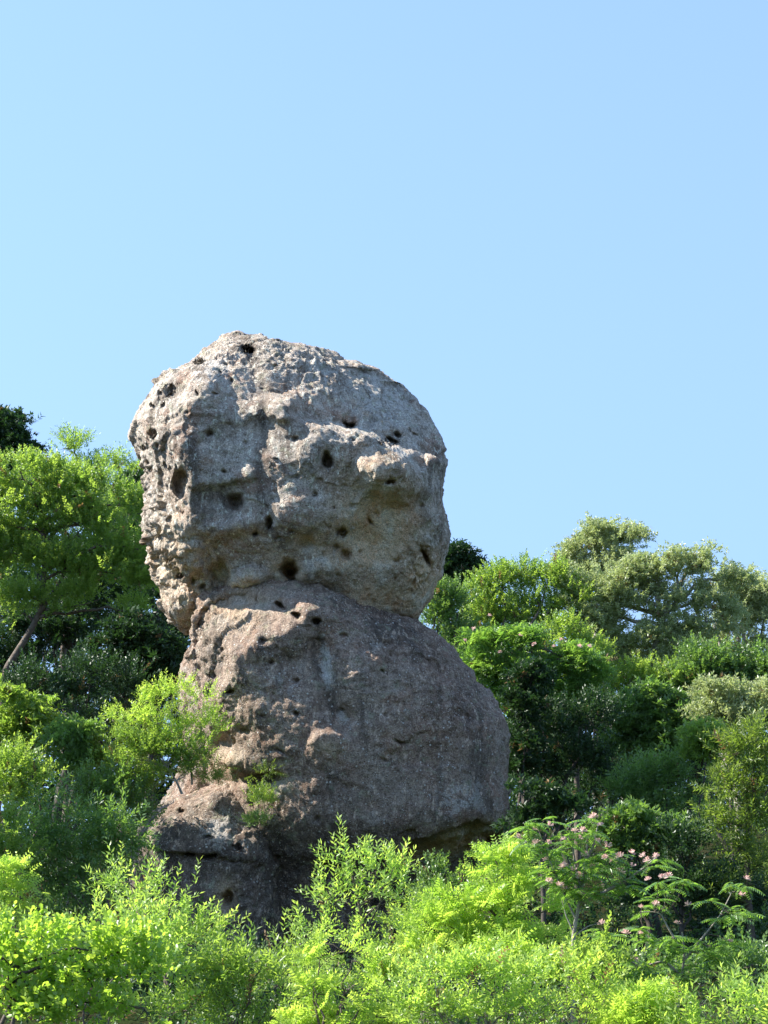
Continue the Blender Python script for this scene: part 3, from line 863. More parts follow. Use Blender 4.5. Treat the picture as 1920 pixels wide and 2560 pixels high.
def ell_volume(blobs, d):
    """pixel ellipses -> world centres and radii (x, y depth, z)"""
    out = []
    for b in blobs:
        u, v, ru, rv = b[:4]; dd = b[4] if len(b) > 4 else 0
        k = (d + dd) / FPX
        out.append((P(u, v, d + dd), np.array([ru * k, max(.55 * (ru + rv) * .8 * k, .35), rv * k])))
    return out


CROWN_TRIS = 0
DENS = {'pinnate': .60, 'mimosa': .55, 'evergreen': .60, 'oak': .95}


def foliage(species, vols, dens, rng, clump=.34, up=.55, gap=.12, scale=1.0, hang=0.0, d=60):
    """twig anchors, frames for a crown made of clumps inside ellipsoids"""
    A, D, TN = [], [], []
    sp = SPEC[species]
    dens = dens * DENS.get(species, .68)
    Ltw = sp['L'] * scale * (1.6 if sp['form'] == 'pinnate' else 1.0)
    cl_out = []
    for C, R in vols:
        cr = clump * (R[0] * R[2]) ** .5
        cr = min(max(cr, .30), 1.05)
        area = math.pi * R[0] * R[2]
        ncl = int(max(5, 2.6 * area / (cr * cr)))
        dirs = rand_dirs(ncl * 2, rng)
        dirs = dirs[(dirs[:, 1] < .6)][:ncl]             # thinner on the side away from the viewer
        rr = rng.uniform(.15, 1.0, len(dirs)) ** .5
        lump = .86 + .42 * fbm(dirs * 1.7 + rng.uniform(0, 50, 3), 2, int(rng.integers(999)))   # uneven outline
        cc = C + dirs * (rr * np.clip(lump, .5, 1.32))[:, None] * (R - .45 * cr * np.minimum(R / R.max(), 1))
        for c, dr in zip(cc, dirs):
            s_ = float(np.exp(rng.normal(-.12, .38))); cs = min(cr * s_, 1.5 * cr)
            k = max(3, int(dens * math.pi * cs * cs / (Ltw * Ltw)))
            e = rand_dirs(k, rng)
            e[:, 2] = np.where(e[:, 2] < -.35, -e[:, 2] * .6, e[:, 2])
            r = rng.uniform(.1, 1, k) ** .5
            a = c + e * r[:, None] * cs * np.array([1.1, 1.1, .58]) * rng.uniform(.7, 1.3, 3)
            dirv = e * .75 + dr * .35 + np.array([0, 0, up]) + rng.normal(0, .28, (k, 3))
            if hang: dirv[:, 2] -= hang * (1 - e[:, 2])
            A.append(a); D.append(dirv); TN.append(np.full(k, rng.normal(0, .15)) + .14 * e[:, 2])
            cl_out.append(c)
    A = np.concatenate(A); D = np.concatenate(D); TN = np.concatenate(TN)
    if gap:
        nz = fbm(A * 1.6 / max(.5, Ltw * 2.2), 3, int(rng.integers(1000)))
        k = nz > -.75 + gap * 2.4 + rng.normal(0, .08, len(nz))
        A, D, TN = A[k], D[k], TN[k]
    return A, D, TN, np.array(cl_out)


def twig_mesh_arrays(species, A, D, TN, rng, scale=1.0):
    tv = TWIGS[species]
    var = rng.integers(len(tv), size=len(A))
    fr = rot_frames(D, rng.normal(0, .5, len(A)))
    sc = scale * rng.uniform(.75, 1.2, len(A))
    Vs, Fs, Ts = [], [], []; off = 0
    for k, (v, f, t) in enumerate(tv):
        m = var == k; n = int(m.sum())
        if not n: continue
        W = np.einsum('nij,vj->nvi', fr[m] * sc[m][:, None, None], v) + A[m][:, None]
        Vs.append(W.reshape(-1, 3))
        Fs.append((f[None] + (np.arange(n) * len(v))[:, None, None]).reshape(-1, 3) + off)
        tw = np.clip(t[None] + TN[m][:, None], 0, 1)
        tw[rng.uniform(size=n) < .012] = -1
        Ts.append(tw.ravel())
        off += n * len(v)
    return np.concatenate(Vs), np.concatenate(Fs), np.concatenate(Ts)


def plant(name, label, cat, species, mat, d, blobs, dens=5.0, seed=0, base=None, bark=None, trunk_r=.09, scale=1.0, up=.55, gap=.12, clump=.34,
          hang=0.0, limbs=4, trunk_path=None, branch_paths=(), group=None, loose=0, twigs=True, rooted=True):
    """one plant: Empty at its foot > trunk (> limb), twigs, crown"""
    global CROWN_TRIS
    rng = np.random.default_rng(1000 + seed)
    if d < 45: gap += .05
    if d < 45: blobs = [(b[0], b[1] + 22, *b[2:]) for b in blobs]      # shoots reach above the mass they grow from
    vols = ell_volume(blobs, d)
    cen = np.mean([c for c, r in vols], 0)
    if trunk_path is not None:
        tp = np.array([P(p[0], p[1], d + (p[2] if len(p) > 2 else 0)) for p in trunk_path])
        foot = tp[0].copy(); foot[2] = float(terrain(foot[0], foot[1])) - .1
        if not rooted:
            foot = tp[0].copy()
        elif tp[0][2] - foot[2] > .25:
            tp = np.concatenate([[foot], tp])
    else:
        low = min(vols, key=lambda q: q[0][2] - q[1][2])
        bx = P(base, 1280, d)[0] if base is not None else cen[0] + rng.normal(0, .2)
        by = cen[1] + .1
        foot = np.array([bx, by, float(terrain(bx, by)) - .1])
        topz = low[0][2] - .2 * low[1][2]
        if topz < foot[2] + .4: topz = foot[2] + .4
        tp = wiggle(foot, np.array([cen[0] * .6 + bx * .4, cen[1], topz]), 8, .35, rng)
    root = bpy.data.objects.new(name, None); COL.objects.link(root)
    root.location = foot
    root.empty_display_size = .3
    tag(root, label, cat, group)
    bark = bark or BARK
    # trunk: resample smooth
    tp = np.array(tp)
    tt = np.linspace(0, len(tp) - 1, max(10, 4 * len(tp)))
    tp2 = np.stack([np.interp(tt, np.arange(len(tp)), tp[:, k]) for k in range(3)], -1)
    for _ in range(3):
        tp2[1:-1] = (tp2[:-2] + 2 * tp2[1:-1] + tp2[2:]) / 4
    V, F = tube(tp2 - foot, trunk_r, trunk_r * .42, 8, .8)
    trunk = link('trunk', new_mesh('trunk', V, F, bark), root)
    A, D, TN, cl = foliage(species, vols, dens, rng, clump, up, gap, scale, hang, d)
    loose = loose or max(6, len(A) // 22)
    if loose:        # single shoots standing out of the crown
        pick = rng.integers(len(A), size=loose)
        out = A[pick] + D[pick] / np.linalg.norm(D[pick], axis=1, keepdims=True) * rng.uniform(.1, .5, (loose, 1)) * SPEC[species]['L'] * 1.5
        A = np.concatenate([A, out]); D = np.concatenate([D, D[pick]]); TN = np.concatenate([TN, TN[pick] + .2])
    # limbs from trunk to blob centres
    ends = [c + np.array([0, 0, .25 * r[2]]) for c, r in vols]
    extra = list(cl[rng.permutation(len(cl))[:max(0, limbs - len(ends))]])
    limb_pts = [tp2]
    tops = tp2[int(len(tp2) * .45):]
    for e in (ends + extra)[:max(limbs, len(ends))]:
        s = tops[rng.integers(len(tops))] if trunk_path is None else tops[np.argmin(np.linalg.norm(tops - e, axis=1) + .6 * np.maximum(0, tops[:, 2] - e[2] + .3))]
        if np.linalg.norm(e - s) < .15: continue
        w = wiggle(s, e, 9, .35, rng, .06)
        V, F = tube(w - foot, trunk_r * .45, trunk_r * .12, 6)
        link('limb', new_mesh('limb', V, F, bark), trunk)
        limb_pts.append(w)
    for bp in branch_paths:
        r = bp[0]; w = np.array([P(p[0], p[1], d + (p[2] if len(p) > 2 else 0)) for p in bp[1]])
        ti = np.linspace(0, len(w) - 1, 4 * len(w))
        w = np.stack([np.interp(ti, np.arange(len(w)), w[:, k]) for k in range(3)], -1)
        for _ in range(2): w[1:-1] = (w[:-2] + 2 * w[1:-1] + w[2:]) / 4
        V, F = tube(w - foot, r, r * .35, 6)
        link('limb', new_mesh('limb', V, F, bark), trunk)
        limb_pts.append(w)
    if twigs:
        lp = np.concatenate(limb_pts)
        Vs, Fs, o = [], [], 0
        for c in cl[rng.permutation(len(cl))[:70]]:
            s = lp[np.argmin(np.linalg.norm(lp - c, axis=1))]
            if np.linalg.norm(s - c) < .1: continue
            V, F = tube(wiggle(s, c, 6, .4, rng, .05) - foot, max(.008, trunk_r * .16), .004, 4)
            Vs.append(V); Fs.append(F + o); o += len(V)
        if Vs:
            tag(link('twigs', new_mesh('twigs', np.concatenate(Vs), np.concatenate(Fs), bark), root), kind='stuff')
    V, F, T = twig_mesh_arrays(species, A, D, TN, rng, scale)
    CROWN_TRIS += len(F)
    if len(F) > 45000: print('PLANT', len(F), label)
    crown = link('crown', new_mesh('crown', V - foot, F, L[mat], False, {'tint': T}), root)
    return root, crown, (A, D, TN, foot, rng)


# ------------------------------------------------------------------ mass of undergrowth on the slope, and the wood behind the ridge
def mass(name, label, species, mat, A, rng, scale, cat):
    D = rand_dirs(len(A), rng) * .7 + np.array([0, -.15, .75])
    TN = rng.normal(0, .14, len(A))
    V, F, T = twig_mesh_arrays(species, A, D, TN, rng, scale)
    global CROWN_TRIS
    CROWN_TRIS += len(F)
    c = A.mean(0)
    o = link(name, new_mesh(name, V - c, F, L[mat], False, {'tint': T}), None, c)
    tag(o, label, cat, None, 'stuff')


_r = np.random.default_rng(55)
n = 9500
yy = _r.uniform(43, 96, n) ; xx = _r.uniform(-1, 1, n) * (yy * .185 + 2.0)
hh = np.clip(.9 + 1.3 * fbm(np.stack([xx * .35, yy * .35, 0 * xx], -1), 3, 77), .15, 2.6)
hh = np.where((yy > 58) & (yy < 69) & (np.abs(xx + 1.2) < 4.5), .2, hh)
A = np.stack([xx, yy, terrain(xx, yy) + hh * _r.uniform(0, 1, n) ** .6], -1)
k = _r.uniform(size=n) < .6
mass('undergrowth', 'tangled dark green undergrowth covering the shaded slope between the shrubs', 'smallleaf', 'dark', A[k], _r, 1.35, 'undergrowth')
mass('ground_cover', 'mid green low plants filling the gaps between the shrubs on the slope', 'lance', 'mid', A[~k], _r, 1.1, 'ground cover')
n = 8000
u_ = _r.uniform(-150, 2070, n); top = np.interp(u_, [-150, 250, 430, 520, 1080, 1150, 1400, 1650, 2070], [1330, 1420, 1420, 1700, 1700, 1500, 1560, 1620, 1720])
top = top + 60 * fbm(np.stack([u_ * .012, 0 * u_, 0 * u_], -1), 3, 12)
v_ = top + (2140 - top) * _r.uniform(0, 1, n) ** .9
A = P(u_, v_, _r.uniform(95, 101, n))
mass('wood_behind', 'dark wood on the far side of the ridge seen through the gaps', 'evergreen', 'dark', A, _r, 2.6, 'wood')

# ------------------------------------------------------------------ plants, far to near
# ---- behind the rock, left
plant('evergreen_tree', 'tall dark evergreen tree rising into the sky at the far left edge', 'tree', 'evergreen', 'dark', 92,
      [(20, 1085, 62, 62), (-60, 1110, 80, 80), (55, 1140, 40, 40), (-20, 1200, 110, 90)], 5, 1, scale=1.2, trunk_r=.25, bark=BARK_DARK, gap=.2)
plant('bushy_tree', 'pale green bushy treetop against the sky left of the balanced boulder', 'tree', 'lance', 'green', 90,
      [(185, 1130, 52, 46), (150, 1190, 60, 50), (235, 1190, 50, 48), (190, 1260, 110, 70)], 5, 2, trunk_r=.2)
plant('bushy_tree', 'small light green treetop between the bushy treetop and the balanced boulder', 'tree', 'lance', 'green', 86,
      [(290, 1165, 34, 34), (350, 1190, 44, 46), (330, 1260, 60, 70), (372, 1300, 46, 80)], 5, 3, trunk_r=.18)
plant('evergreen_tree', 'dark leafy tree in the shade close to the left side of the boulder', 'tree', 'evergreen', 'dark', 84,
      [(350, 1240, 50, 60), (380, 1400, 70, 110), (300, 1380, 80, 90)], 5, 4, trunk_r=.2, bark=BARK_DARK)
plant('broadleaf_tree', 'large green tree with a leaning trunk and spreading sunlit crown left of the boulder', 'tree', 'smallleaf', 'green', 76,
      [(50, 1190, 90, 56), (150, 1215, 90, 50), (245, 1235, 80, 54), (-30, 1260, 90, 70), (90, 1290, 110, 70), (215, 1320, 110, 70), (320, 1345, 75, 60), (20, 1400, 100, 70), (140, 1410, 100, 60), (270, 1430, 100, 50), (350, 1460, 56, 44), (60, 1500, 90, 40), (-60, 1380, 90, 90), (330, 1275, 50, 44), (300, 1400, 70, 50), (200, 1490, 70, 34), (60, 1540, 60, 20), (150, 1525, 40, 18), (345, 1530, 40, 26), (380, 1420, 30, 60), (-30, 1320, 80, 60)],
      6.0, 5, scale=1.15, trunk_r=.15, limbs=13, gap=.15,
      trunk_path=[(5, 1690), (30, 1650), (62, 1600), (92, 1550), (105, 1500), (112, 1400), (108, 1300), (92, 1240)],
      branch_paths=[(.075, [(98, 1535), (128, 1490), (160, 1440), (172, 1360), (205, 1320)]), (.05, [(150, 1455), (175, 1395), (176, 1350), (168, 1330)]), (.035, [(112, 1545), (150, 1520), (210, 1512), (250, 1498)])])
for k, (lab, bl, d, m, sp) in enumerate([
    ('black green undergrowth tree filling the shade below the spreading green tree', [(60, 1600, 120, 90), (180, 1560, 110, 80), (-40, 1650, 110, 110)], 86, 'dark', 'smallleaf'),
    ('shaded evergreen shrub with upright leaf tufts between the big left tree and the rock', [(330, 1590, 60, 46), (270, 1630, 50, 50), (390, 1640, 60, 66), (320, 1690, 90, 70), (410, 1720, 60, 60)], 72, 'dark', 'evergreen'),  # its deep shade is put into the dark leaf colour
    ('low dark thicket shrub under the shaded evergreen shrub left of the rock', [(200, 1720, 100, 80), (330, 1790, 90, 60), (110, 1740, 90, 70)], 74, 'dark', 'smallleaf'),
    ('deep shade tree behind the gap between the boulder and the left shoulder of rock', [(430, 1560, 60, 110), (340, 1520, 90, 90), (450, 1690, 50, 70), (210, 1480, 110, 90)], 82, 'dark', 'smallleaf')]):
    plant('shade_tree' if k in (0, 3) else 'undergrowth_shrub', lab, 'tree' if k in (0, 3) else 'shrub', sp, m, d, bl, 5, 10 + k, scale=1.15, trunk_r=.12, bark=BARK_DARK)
plant('leafy_tree', 'green tree filling in behind the spreading crown of the large left tree', 'tree', 'smallleaf', 'mid', 87,
      [(40, 1260, 100, 70), (170, 1290, 100, 70), (290, 1310, 90, 70), (-40, 1350, 90, 80), (80, 1390, 100, 70), (220, 1410, 100, 70), (340, 1420, 60, 80), (30, 1480, 100, 60), (380, 1340, 40, 70)], 4.4, 14, trunk_r=.2, bark=BARK_DARK, scale=1.4)
# ---- behind the rock, right
plant('evergreen_tree', 'small dark round treetop against the sky just right of the balanced boulder', 'tree', 'evergreen', 'dark', 88,
      [(1130, 1400, 46, 34), (1175, 1425, 34, 30), (1140, 1450, 70, 44), (1110, 1430, 40, 40)], 5.5, 20, trunk_r=.15, scale=1.1)
plant('leafy_tree', 'yellow green sunlit tree along the skyline right of the balanced boulder', 'tree', 'smallleaf', 'green', 80,
      [(1195, 1480, 44, 44), (1255, 1455, 56, 48), (1320, 1455, 50, 48), (1380, 1450, 52, 50), (1240, 1530, 80, 60), (1340, 1540, 90, 60), (1430, 1500, 60, 60), (1210, 1560, 60, 50)], 5.2, 21, trunk_r=.17, up=.7)
plant('evergreen_tree', 'dark tree standing in the shade against the right edge of the boulder and rock', 'tree', 'smallleaf', 'mid', 77,
      [(1095, 1540, 50, 60), (1130, 1500, 50, 36), (1140, 1610, 70, 70), (1200, 1650, 60, 70), (1085, 1480, 30, 30)], 5.4, 22, trunk_r=.14, bark=BARK_DARK)
plant('oak_tree', 'tall grey green oak whose pointed top stands highest on the right skyline', 'tree', 'oak', 'oak', 88,
      [(1500, 1345, 50, 44), (1560, 1350, 50, 46), (1460, 1385, 54, 46), (1540, 1410, 80, 50), (1450, 1450, 70, 60), (1420, 1410, 36, 36)], 5, 23, trunk_r=.25, bark=BARK_PALE, scale=1.15, gap=.2)
plant('oak_tree', 'broad grey green oak with pale branches spreading along the right skyline', 'tree', 'oak', 'oak', 80,
      [(1620, 1440, 70, 52), (1700, 1430, 66, 50), (1770, 1425, 60, 46), (1840, 1450, 50, 36), (1800, 1560, 70, 60), (1600, 1440, 60, 50), (1530, 1470, 70, 50), (1560, 1500, 80, 60), (1660, 1520, 90, 60), (1760, 1510, 80, 60), (1490, 1560, 80, 60), (1600, 1600, 90, 60), (1710, 1600, 90, 60), (1530, 1650, 70, 50), (1650, 1670, 80, 50), (1440, 1500, 46, 60)],
      4.6, 24, trunk_r=.2, limbs=16, bark=BARK_PALE, scale=1.1, gap=.24,
      trunk_path=[(1560, 1830), (1580, 1760), (1610, 1690), (1640, 1610), (1660, 1540)],
      branch_paths=[(.10, [(1590, 1740), (1560, 1660), (1570, 1600), (1610, 1570)]), (.09, [(1600, 1720), (1540, 1650), (1500, 1590), (1490, 1530)]), (.07, [(1630, 1640), (1690, 1600), (1730, 1560)]), (.06, [(1430, 1760), (1450, 1670), (1465, 1600), (1470, 1540)])])
plant('oak_tree', 'gappy grey green oak with sky between its branches at the right edge', 'tree', 'oak', 'oak', 84,
      [(1820, 1470, 46, 36), (1880, 1490, 56, 34), (1840, 1540, 60, 50), (1910, 1560, 60, 50), (1810, 1610, 60, 50), (1900, 1640, 50, 36), (1850, 1690, 60, 30), (1850, 1480, 70, 46), (1900, 1520, 60, 46)], 4.6, 25, trunk_r=.2, limbs=9, bark=BARK_PALE, scale=1.1, gap=.2)
mid_silk = plant('silk_tree', 'feathery green silk tree on the slope right of the rock top', 'tree', 'mimosa', 'silk', 70,
      [(1230, 1610, 60, 40), (1300, 1600, 60, 40), (1220, 1680, 80, 50), (1330, 1680, 90, 50), (1430, 1650, 70, 50), (1480, 1690, 50, 40), (1290, 1740, 90, 44), (1410, 1730, 70, 40)], 4.2, 26, trunk_r=.1, bark=BARK, scale=1.6, up=.2, hang=.3, limbs=9,
      trunk_path=[(1440, 1930), (1448, 1860), (1455, 1790), (1450, 1720), (1430, 1660)], branch_paths=[(.05, [(1450, 1790), (1400, 1750), (1340, 1740), (1310, 1760)]), (.05, [(1452, 1760), (1490, 1700), (1520, 1670)])])
for k, (nm, lab, bl, d, m, sp) in enumerate([
    ('evergreen_shrub', 'dusky grey green round shrub below the broad oak on the right slope', [(1620, 1760, 66, 46), (1680, 1790, 70, 50), (1570, 1820, 60, 50), (1650, 1860, 90, 56), (1560, 1880, 60, 50)], 70, 'mid', 'evergreen'),
    ('shade_tree', 'almost black tree in the shade right beside the lower rock', [(1330, 1830, 90, 90), (1420, 1880, 80, 80), (1290, 1930, 70, 80), (1400, 1780, 90, 60)], 78, 'dark', 'smallleaf'),
    ('shade_tree', 'deep green tree in the shade behind the flowering silk tree', [(1500, 1990, 90, 80), (1380, 1990, 70, 60), (1560, 1920, 70, 60)], 72, 'dark', 'lance'),
    ('evergreen_shrub', 'dark tufted shrub close against the right flank of the lower rock', [(1310, 1760, 36, 50), (1312, 1850, 30, 60), (1330, 1700, 44, 44), (1300, 1930, 30, 40)], 66, 'dark', 'evergreen'),  # the rock's shade on it is put into the leaf colour
    ('pale_shrub', 'pale yellow green shrub catching the sun at the right edge under the oaks', [(1790, 1745, 60, 34), (1860, 1770, 66, 40), (1770, 1790, 46, 36), (1910, 1740, 40, 36), (1850, 1800, 70, 36)], 68, 'oak', 'oak'),
    ('bright_shrub', 'upright bright leaved shrub under the pale yellow green shrub on the right', [(1750, 1855, 44, 40), (1800, 1870, 50, 44), (1740, 1900, 36, 30)], 62, 'green', 'evergreen'),
    ('leafy_shrub', 'mid green spreading shrub below the dusky round shrub', [(1610, 1960, 76, 50), (1690, 1950, 70, 50), (1740, 1990, 60, 50), (1560, 2000, 60, 50), (1650, 2030, 80, 50)], 62, 'mid', 'lance'),
    ('leafy_shrub', 'round tufted dark shrub above the pink flowers of the silk tree', [(1580, 2050, 46, 40), (1520, 2090, 50, 44), (1660, 2090, 56, 50), (1600, 2120, 60, 50)], 57, 'mid', 'evergreen'),
    ('leafy_shrub', 'shaded dark shrub in the hollow right of the flowering silk tree', [(1720, 2120, 60, 60), (1690, 2210, 70, 60), (1760, 2250, 60, 60), (1610, 2240, 70, 60)], 56, 'dark', 'smallleaf'),
    ('leafy_shrub', 'dark leafy shrub by the right foot of the lower rock', [(1330, 2000, 36, 30), (1370, 2020, 44, 36), (1420, 2030, 40, 30), (1330, 2060, 50, 30)], 56, 'dark', 'evergreen'),
    ('leafy_shrub', 'bluish green shrub in the shade under the overhang of the lower rock', [(1090, 2190, 36, 22), (1160, 2190, 40, 26), (1220, 2170, 36, 26), (1090, 2240, 60, 30), (1180, 2240, 60, 34)], 56, 'mid', 'smallleaf'),
    ('shade_tree', 'black green tree in the deep shade at the lower right edge', [(1840, 2250, 60, 110), (1900, 2300, 50, 90), (1800, 2350, 60, 70)], 60, 'dark', 'lance')]):
    plant(nm, lab, 'tree' if nm == 'shade_tree' else 'shrub', sp, m, d, bl, 5, 40 + k, trunk_r=.09, bark=BARK_DARK, scale=1.1)
plant('olive_tree', 'tall olive green tree with drooping sprays at the right edge', 'tree', 'lance', 'olive', 56,
      [(1890, 1850, 50, 50), (1840, 1900, 56, 50), (1900, 1950, 60, 60), (1820, 1980, 56, 50), (1880, 2050, 70, 60), (1800, 2060, 46, 40), (1850, 2130, 70, 46), (1900, 2180, 50, 60), (1790, 2240, 60, 40)], 4.8, 60, trunk_r=.12, hang=.35, limbs=10,
      trunk_path=[(1885, 2460), (1880, 2350), (1870, 2250), (1868, 2150), (1870, 2050)])
plant('shade_tree', 'dark green tangled tree under the feathery silk tree right of the lower rock', 'tree', 'smallleaf', 'dark', 67,
      [(1400, 1830, 70, 60), (1480, 1790, 70, 60), (1340, 1790, 60, 50), (1450, 1900, 80, 60), (1540, 1960, 60, 60), (1380, 1930, 60, 60), (1300, 1870, 40, 70)], 4.6, 61, trunk_r=.1, bark=BARK_DARK, scale=1.1)
plant('leafy_tree', 'half shaded green tree between the feathery silk tree and the broad oak', 'tree', 'smallleaf', 'green', 76,
      [(1400, 1600, 60, 60), (1470, 1640, 60, 60), (1420, 1700, 70, 50), (1520, 1710, 70, 50), (1600, 1700, 60, 40), (1700, 1690, 70, 40), (1500, 1770, 60, 40)], 4.8, 62, trunk_r=.1, bark=BARK_DARK, scale=1.1)
plant('shade_tree', 'leafy green tree filling the space under the gappy oak at the right edge', 'tree', 'smallleaf', 'mid', 76,
      [(1760, 1660, 70, 60), (1850, 1700, 70, 50), (1910, 1700, 60, 60), (1800, 1740, 80, 50), (1680, 1740, 60, 50), (1880, 1660, 50, 36), (1730, 1700, 60, 40), (1790, 1690, 60, 40)], 5.2, 63, trunk_r=.1, bark=BARK_DARK, scale=1.2)
plant('shade_tree', 'black green tree in the dark hollow behind the vivid shrub on the rock', 'tree', 'smallleaf', 'dark', 68,
      [(250, 1830, 70, 60), (180, 1800, 60, 60), (320, 1740, 60, 60), (60, 1720, 80, 60), (360, 1840, 50, 60), (230, 1690, 70, 50)], 4.6, 64, trunk_r=.08, bark=BARK_DARK, scale=1.1)
# ---- middle ground, left of the rock
for k, (nm, lab, bl, d, m, sp, up, hang) in enumerate([
    ('evergreen_shrub', 'grey green tufted shrub at the left edge below the dark thicket', [(20, 1760, 46, 36), (80, 1800, 56, 40), (0, 1830, 60, 50), (140, 1840, 40, 40), (60, 1860, 70, 40)], 60, 'green', 'evergreen', .7, 0),
    ('sumac_shrub', 'grey green shrub with arching feather leaves in the middle of the left slope', [(160, 1860, 40, 36), (210, 1850, 36, 36), (130, 1910, 50, 36), (190, 1920, 56, 40), (240, 1900, 36, 36)], 58, 'mid', 'pinnate', .6, 0),
    ('leafy_shrub', 'bright sunlit round shrub at the left edge above the dark willow', [(30, 1915, 60, 44), (80, 1950, 46, 40), (10, 1970, 60, 50), (50, 2010, 60, 40)], 54, 'green', 'smallleaf', .6, 0),
    ('leafy_shrub', 'dark tangled shrub between the feather leaved shrub and the foot of the rock', [(270, 1960, 50, 40), (320, 1990, 50, 44), (250, 2020, 60, 40), (350, 2050, 46, 40), (220, 1980, 50, 40)], 57, 'mid', 'smallleaf', .5, 0),
    ('willow_shrub', 'dark green drooping willow shrub in front of the lower left foot of the rock', [(130, 2030, 60, 50), (200, 2060, 60, 50), (280, 2080, 60, 50), (100, 2110, 70, 50), (200, 2140, 80, 56), (300, 2150, 56, 50), (330, 2110, 40, 40), (110, 2200, 80, 50), (220, 2220, 80, 50), (180, 2290, 90, 50)], 50, 'mid', 'lance', .2, .5),
    ('leafy_shrub', 'half shaded light green shrub at the left edge above the hanging spray', [(20, 2070, 50, 40), (60, 2090, 36, 30), (0, 2130, 60, 40), (40, 2160, 50, 40)], 49, 'green', 'smallleaf', .5, 0)]):
    plant(nm, lab, 'shrub', sp, m, d, bl, 5, 70 + k, trunk_r=.05, up=up, hang=hang)
plant('rock_shrub', 'vivid yellow green shrub with bare grey stems on the left of the lower rock', 'shrub', 'fine', 'mimosa', 57.5,
      [(455, 1722, 22, 16), (400, 1728, 24, 18), (430, 1745, 34, 20), (370, 1758, 34, 18), (320, 1790, 36, 16), (285, 1805, 20, 10), (395, 1785, 44, 24), (450, 1775, 30, 24), (495, 1752, 18, 14), (505, 1790, 20, 16), (410, 1820, 30, 22), (345, 1815, 30, 16), (460, 1815, 26, 20), (520, 1825, 16, 14), (385, 1850, 26, 18), (440, 1850, 24, 16)], 6.5, 80, trunk_r=.03, gap=.2, clump=.5, loose=60, bark=BARK_PALE, limbs=14,
      rooted=False, trunk_path=[(480, 1962), (478, 1920), (468, 1870), (450, 1840), (430, 1800)], branch_paths=[(.03, [(475, 1890), (430, 1865), (400, 1830), (390, 1790)]), (.025, [(470, 1870), (500, 1840), (505, 1800), (480, 1770)]), (.02, [(440, 1870), (425, 1830), (440, 1790), (452, 1750)])])
plant('rock_shrub', 'loose half shaded shrub hanging over the left edge of the rock below the vivid one', 'shrub', 'fine', 'green', 57.2,
      [(350, 1870, 50, 30), (330, 1930, 46, 36), (400, 1940, 40, 24), (490, 1890, 36, 24), (510, 1920, 26, 22), (300, 1910, 40, 30), (430, 1900, 36, 30), (290, 1960, 40, 24), (380, 1880, 60, 40), (450, 1870, 50, 26), (320, 1850, 40, 26), (510, 1870, 24, 30), (470, 1930, 40, 24), (360, 1980, 50, 24)], 6.5, 81, trunk_r=.035, gap=.22, clump=.45, bark=BARK_PALE, limbs=8, rooted=False, trunk_path=[(455, 1985), (440, 1950), (415, 1915)])
# small plants on the rock face
plant('grass_tuft', 'dry brownish green grass tuft rooted in a crack of the lower rock', 'grass', 'lance', 'olive', 58.1, [(662, 1934, 34, 12)], 3.4, 82, trunk_r=.01, limbs=1, scale=.5, gap=0, hang=.5, twigs=False, rooted=False, trunk_path=[(662, 1945), (662, 1936)])
plant('rock_plant', 'small bright leafy plant growing from the lower rock under the grass tuft', 'plant', 'fine', 'green', 57.9, [(655, 1985, 14, 12), (662, 2008, 14, 14), (648, 2000, 10, 12)], 4, 83, trunk_r=.008, limbs=3, scale=.7, gap=0, rooted=False, trunk_path=[(664, 2030), (660, 2010), (656, 1990)])

plant('rock_plant', 'tiny green sprig in a crevice low on the lower rock', 'plant', 'fine', 'mid', 57.6, [(645, 2052, 12, 9), (640, 2060, 9, 8)], 4, 84, trunk_r=.006, limbs=2, scale=.55, gap=0, rooted=False, trunk_path=[(650, 2068), (646, 2056)])
plant('rock_plant', 'thin dry grass sprig at the joint above the rounded foot of the rock', 'plant', 'lance', 'olive', 57.4, [(548, 1950, 20, 10), (530, 1958, 12, 8)], 3, 85, trunk_r=.006, limbs=2, scale=.45, gap=0, rooted=False, trunk_path=[(548, 1968), (546, 1956)])

# ---- foreground
plant('hanging_spray_tree', 'bright yellow green spray hanging in from the left edge', 'tree', 'mimosa', 'mimosa', 36,
      [(10, 2150, 30, 20), (40, 2165, 26, 16), (15, 2200, 30, 20), (30, 2235, 26, 20), (-20, 2180, 40, 50), (10, 2270, 30, 20)], 4, 90, trunk_r=.05, hang=.4, up=.1)
near_willow = plant('willow_shrub', 'bright long leaved willow shrub in front of the dark foot of the rock', 'shrub', 'willow', 'willow', 37,
      [(320, 2190, 56, 30), (390, 2190, 50, 28), (440, 2210, 44, 26), (300, 2240, 60, 36), (380, 2250, 70, 40), (450, 2260, 46, 36), (480, 2300, 50, 40), (420, 2340, 80, 46), (540, 2350, 50, 30)], 4.8, 91, trunk_r=.05, loose=40)
plant('willow_shrub', 'fresh green fine leaved shrub in the centre of the foreground', 'shrub', 'willow', 'green', 33,
      [(560, 2400, 70, 34), (650, 2385, 60, 34), (500, 2430, 80, 46), (620, 2430, 90, 46), (720, 2410, 70, 46), (560, 2480, 100, 60), (690, 2480, 90, 60), (460, 2520, 80, 60), (620, 2560, 110, 50)], 4.6, 92, trunk_r=.05, loose=40)
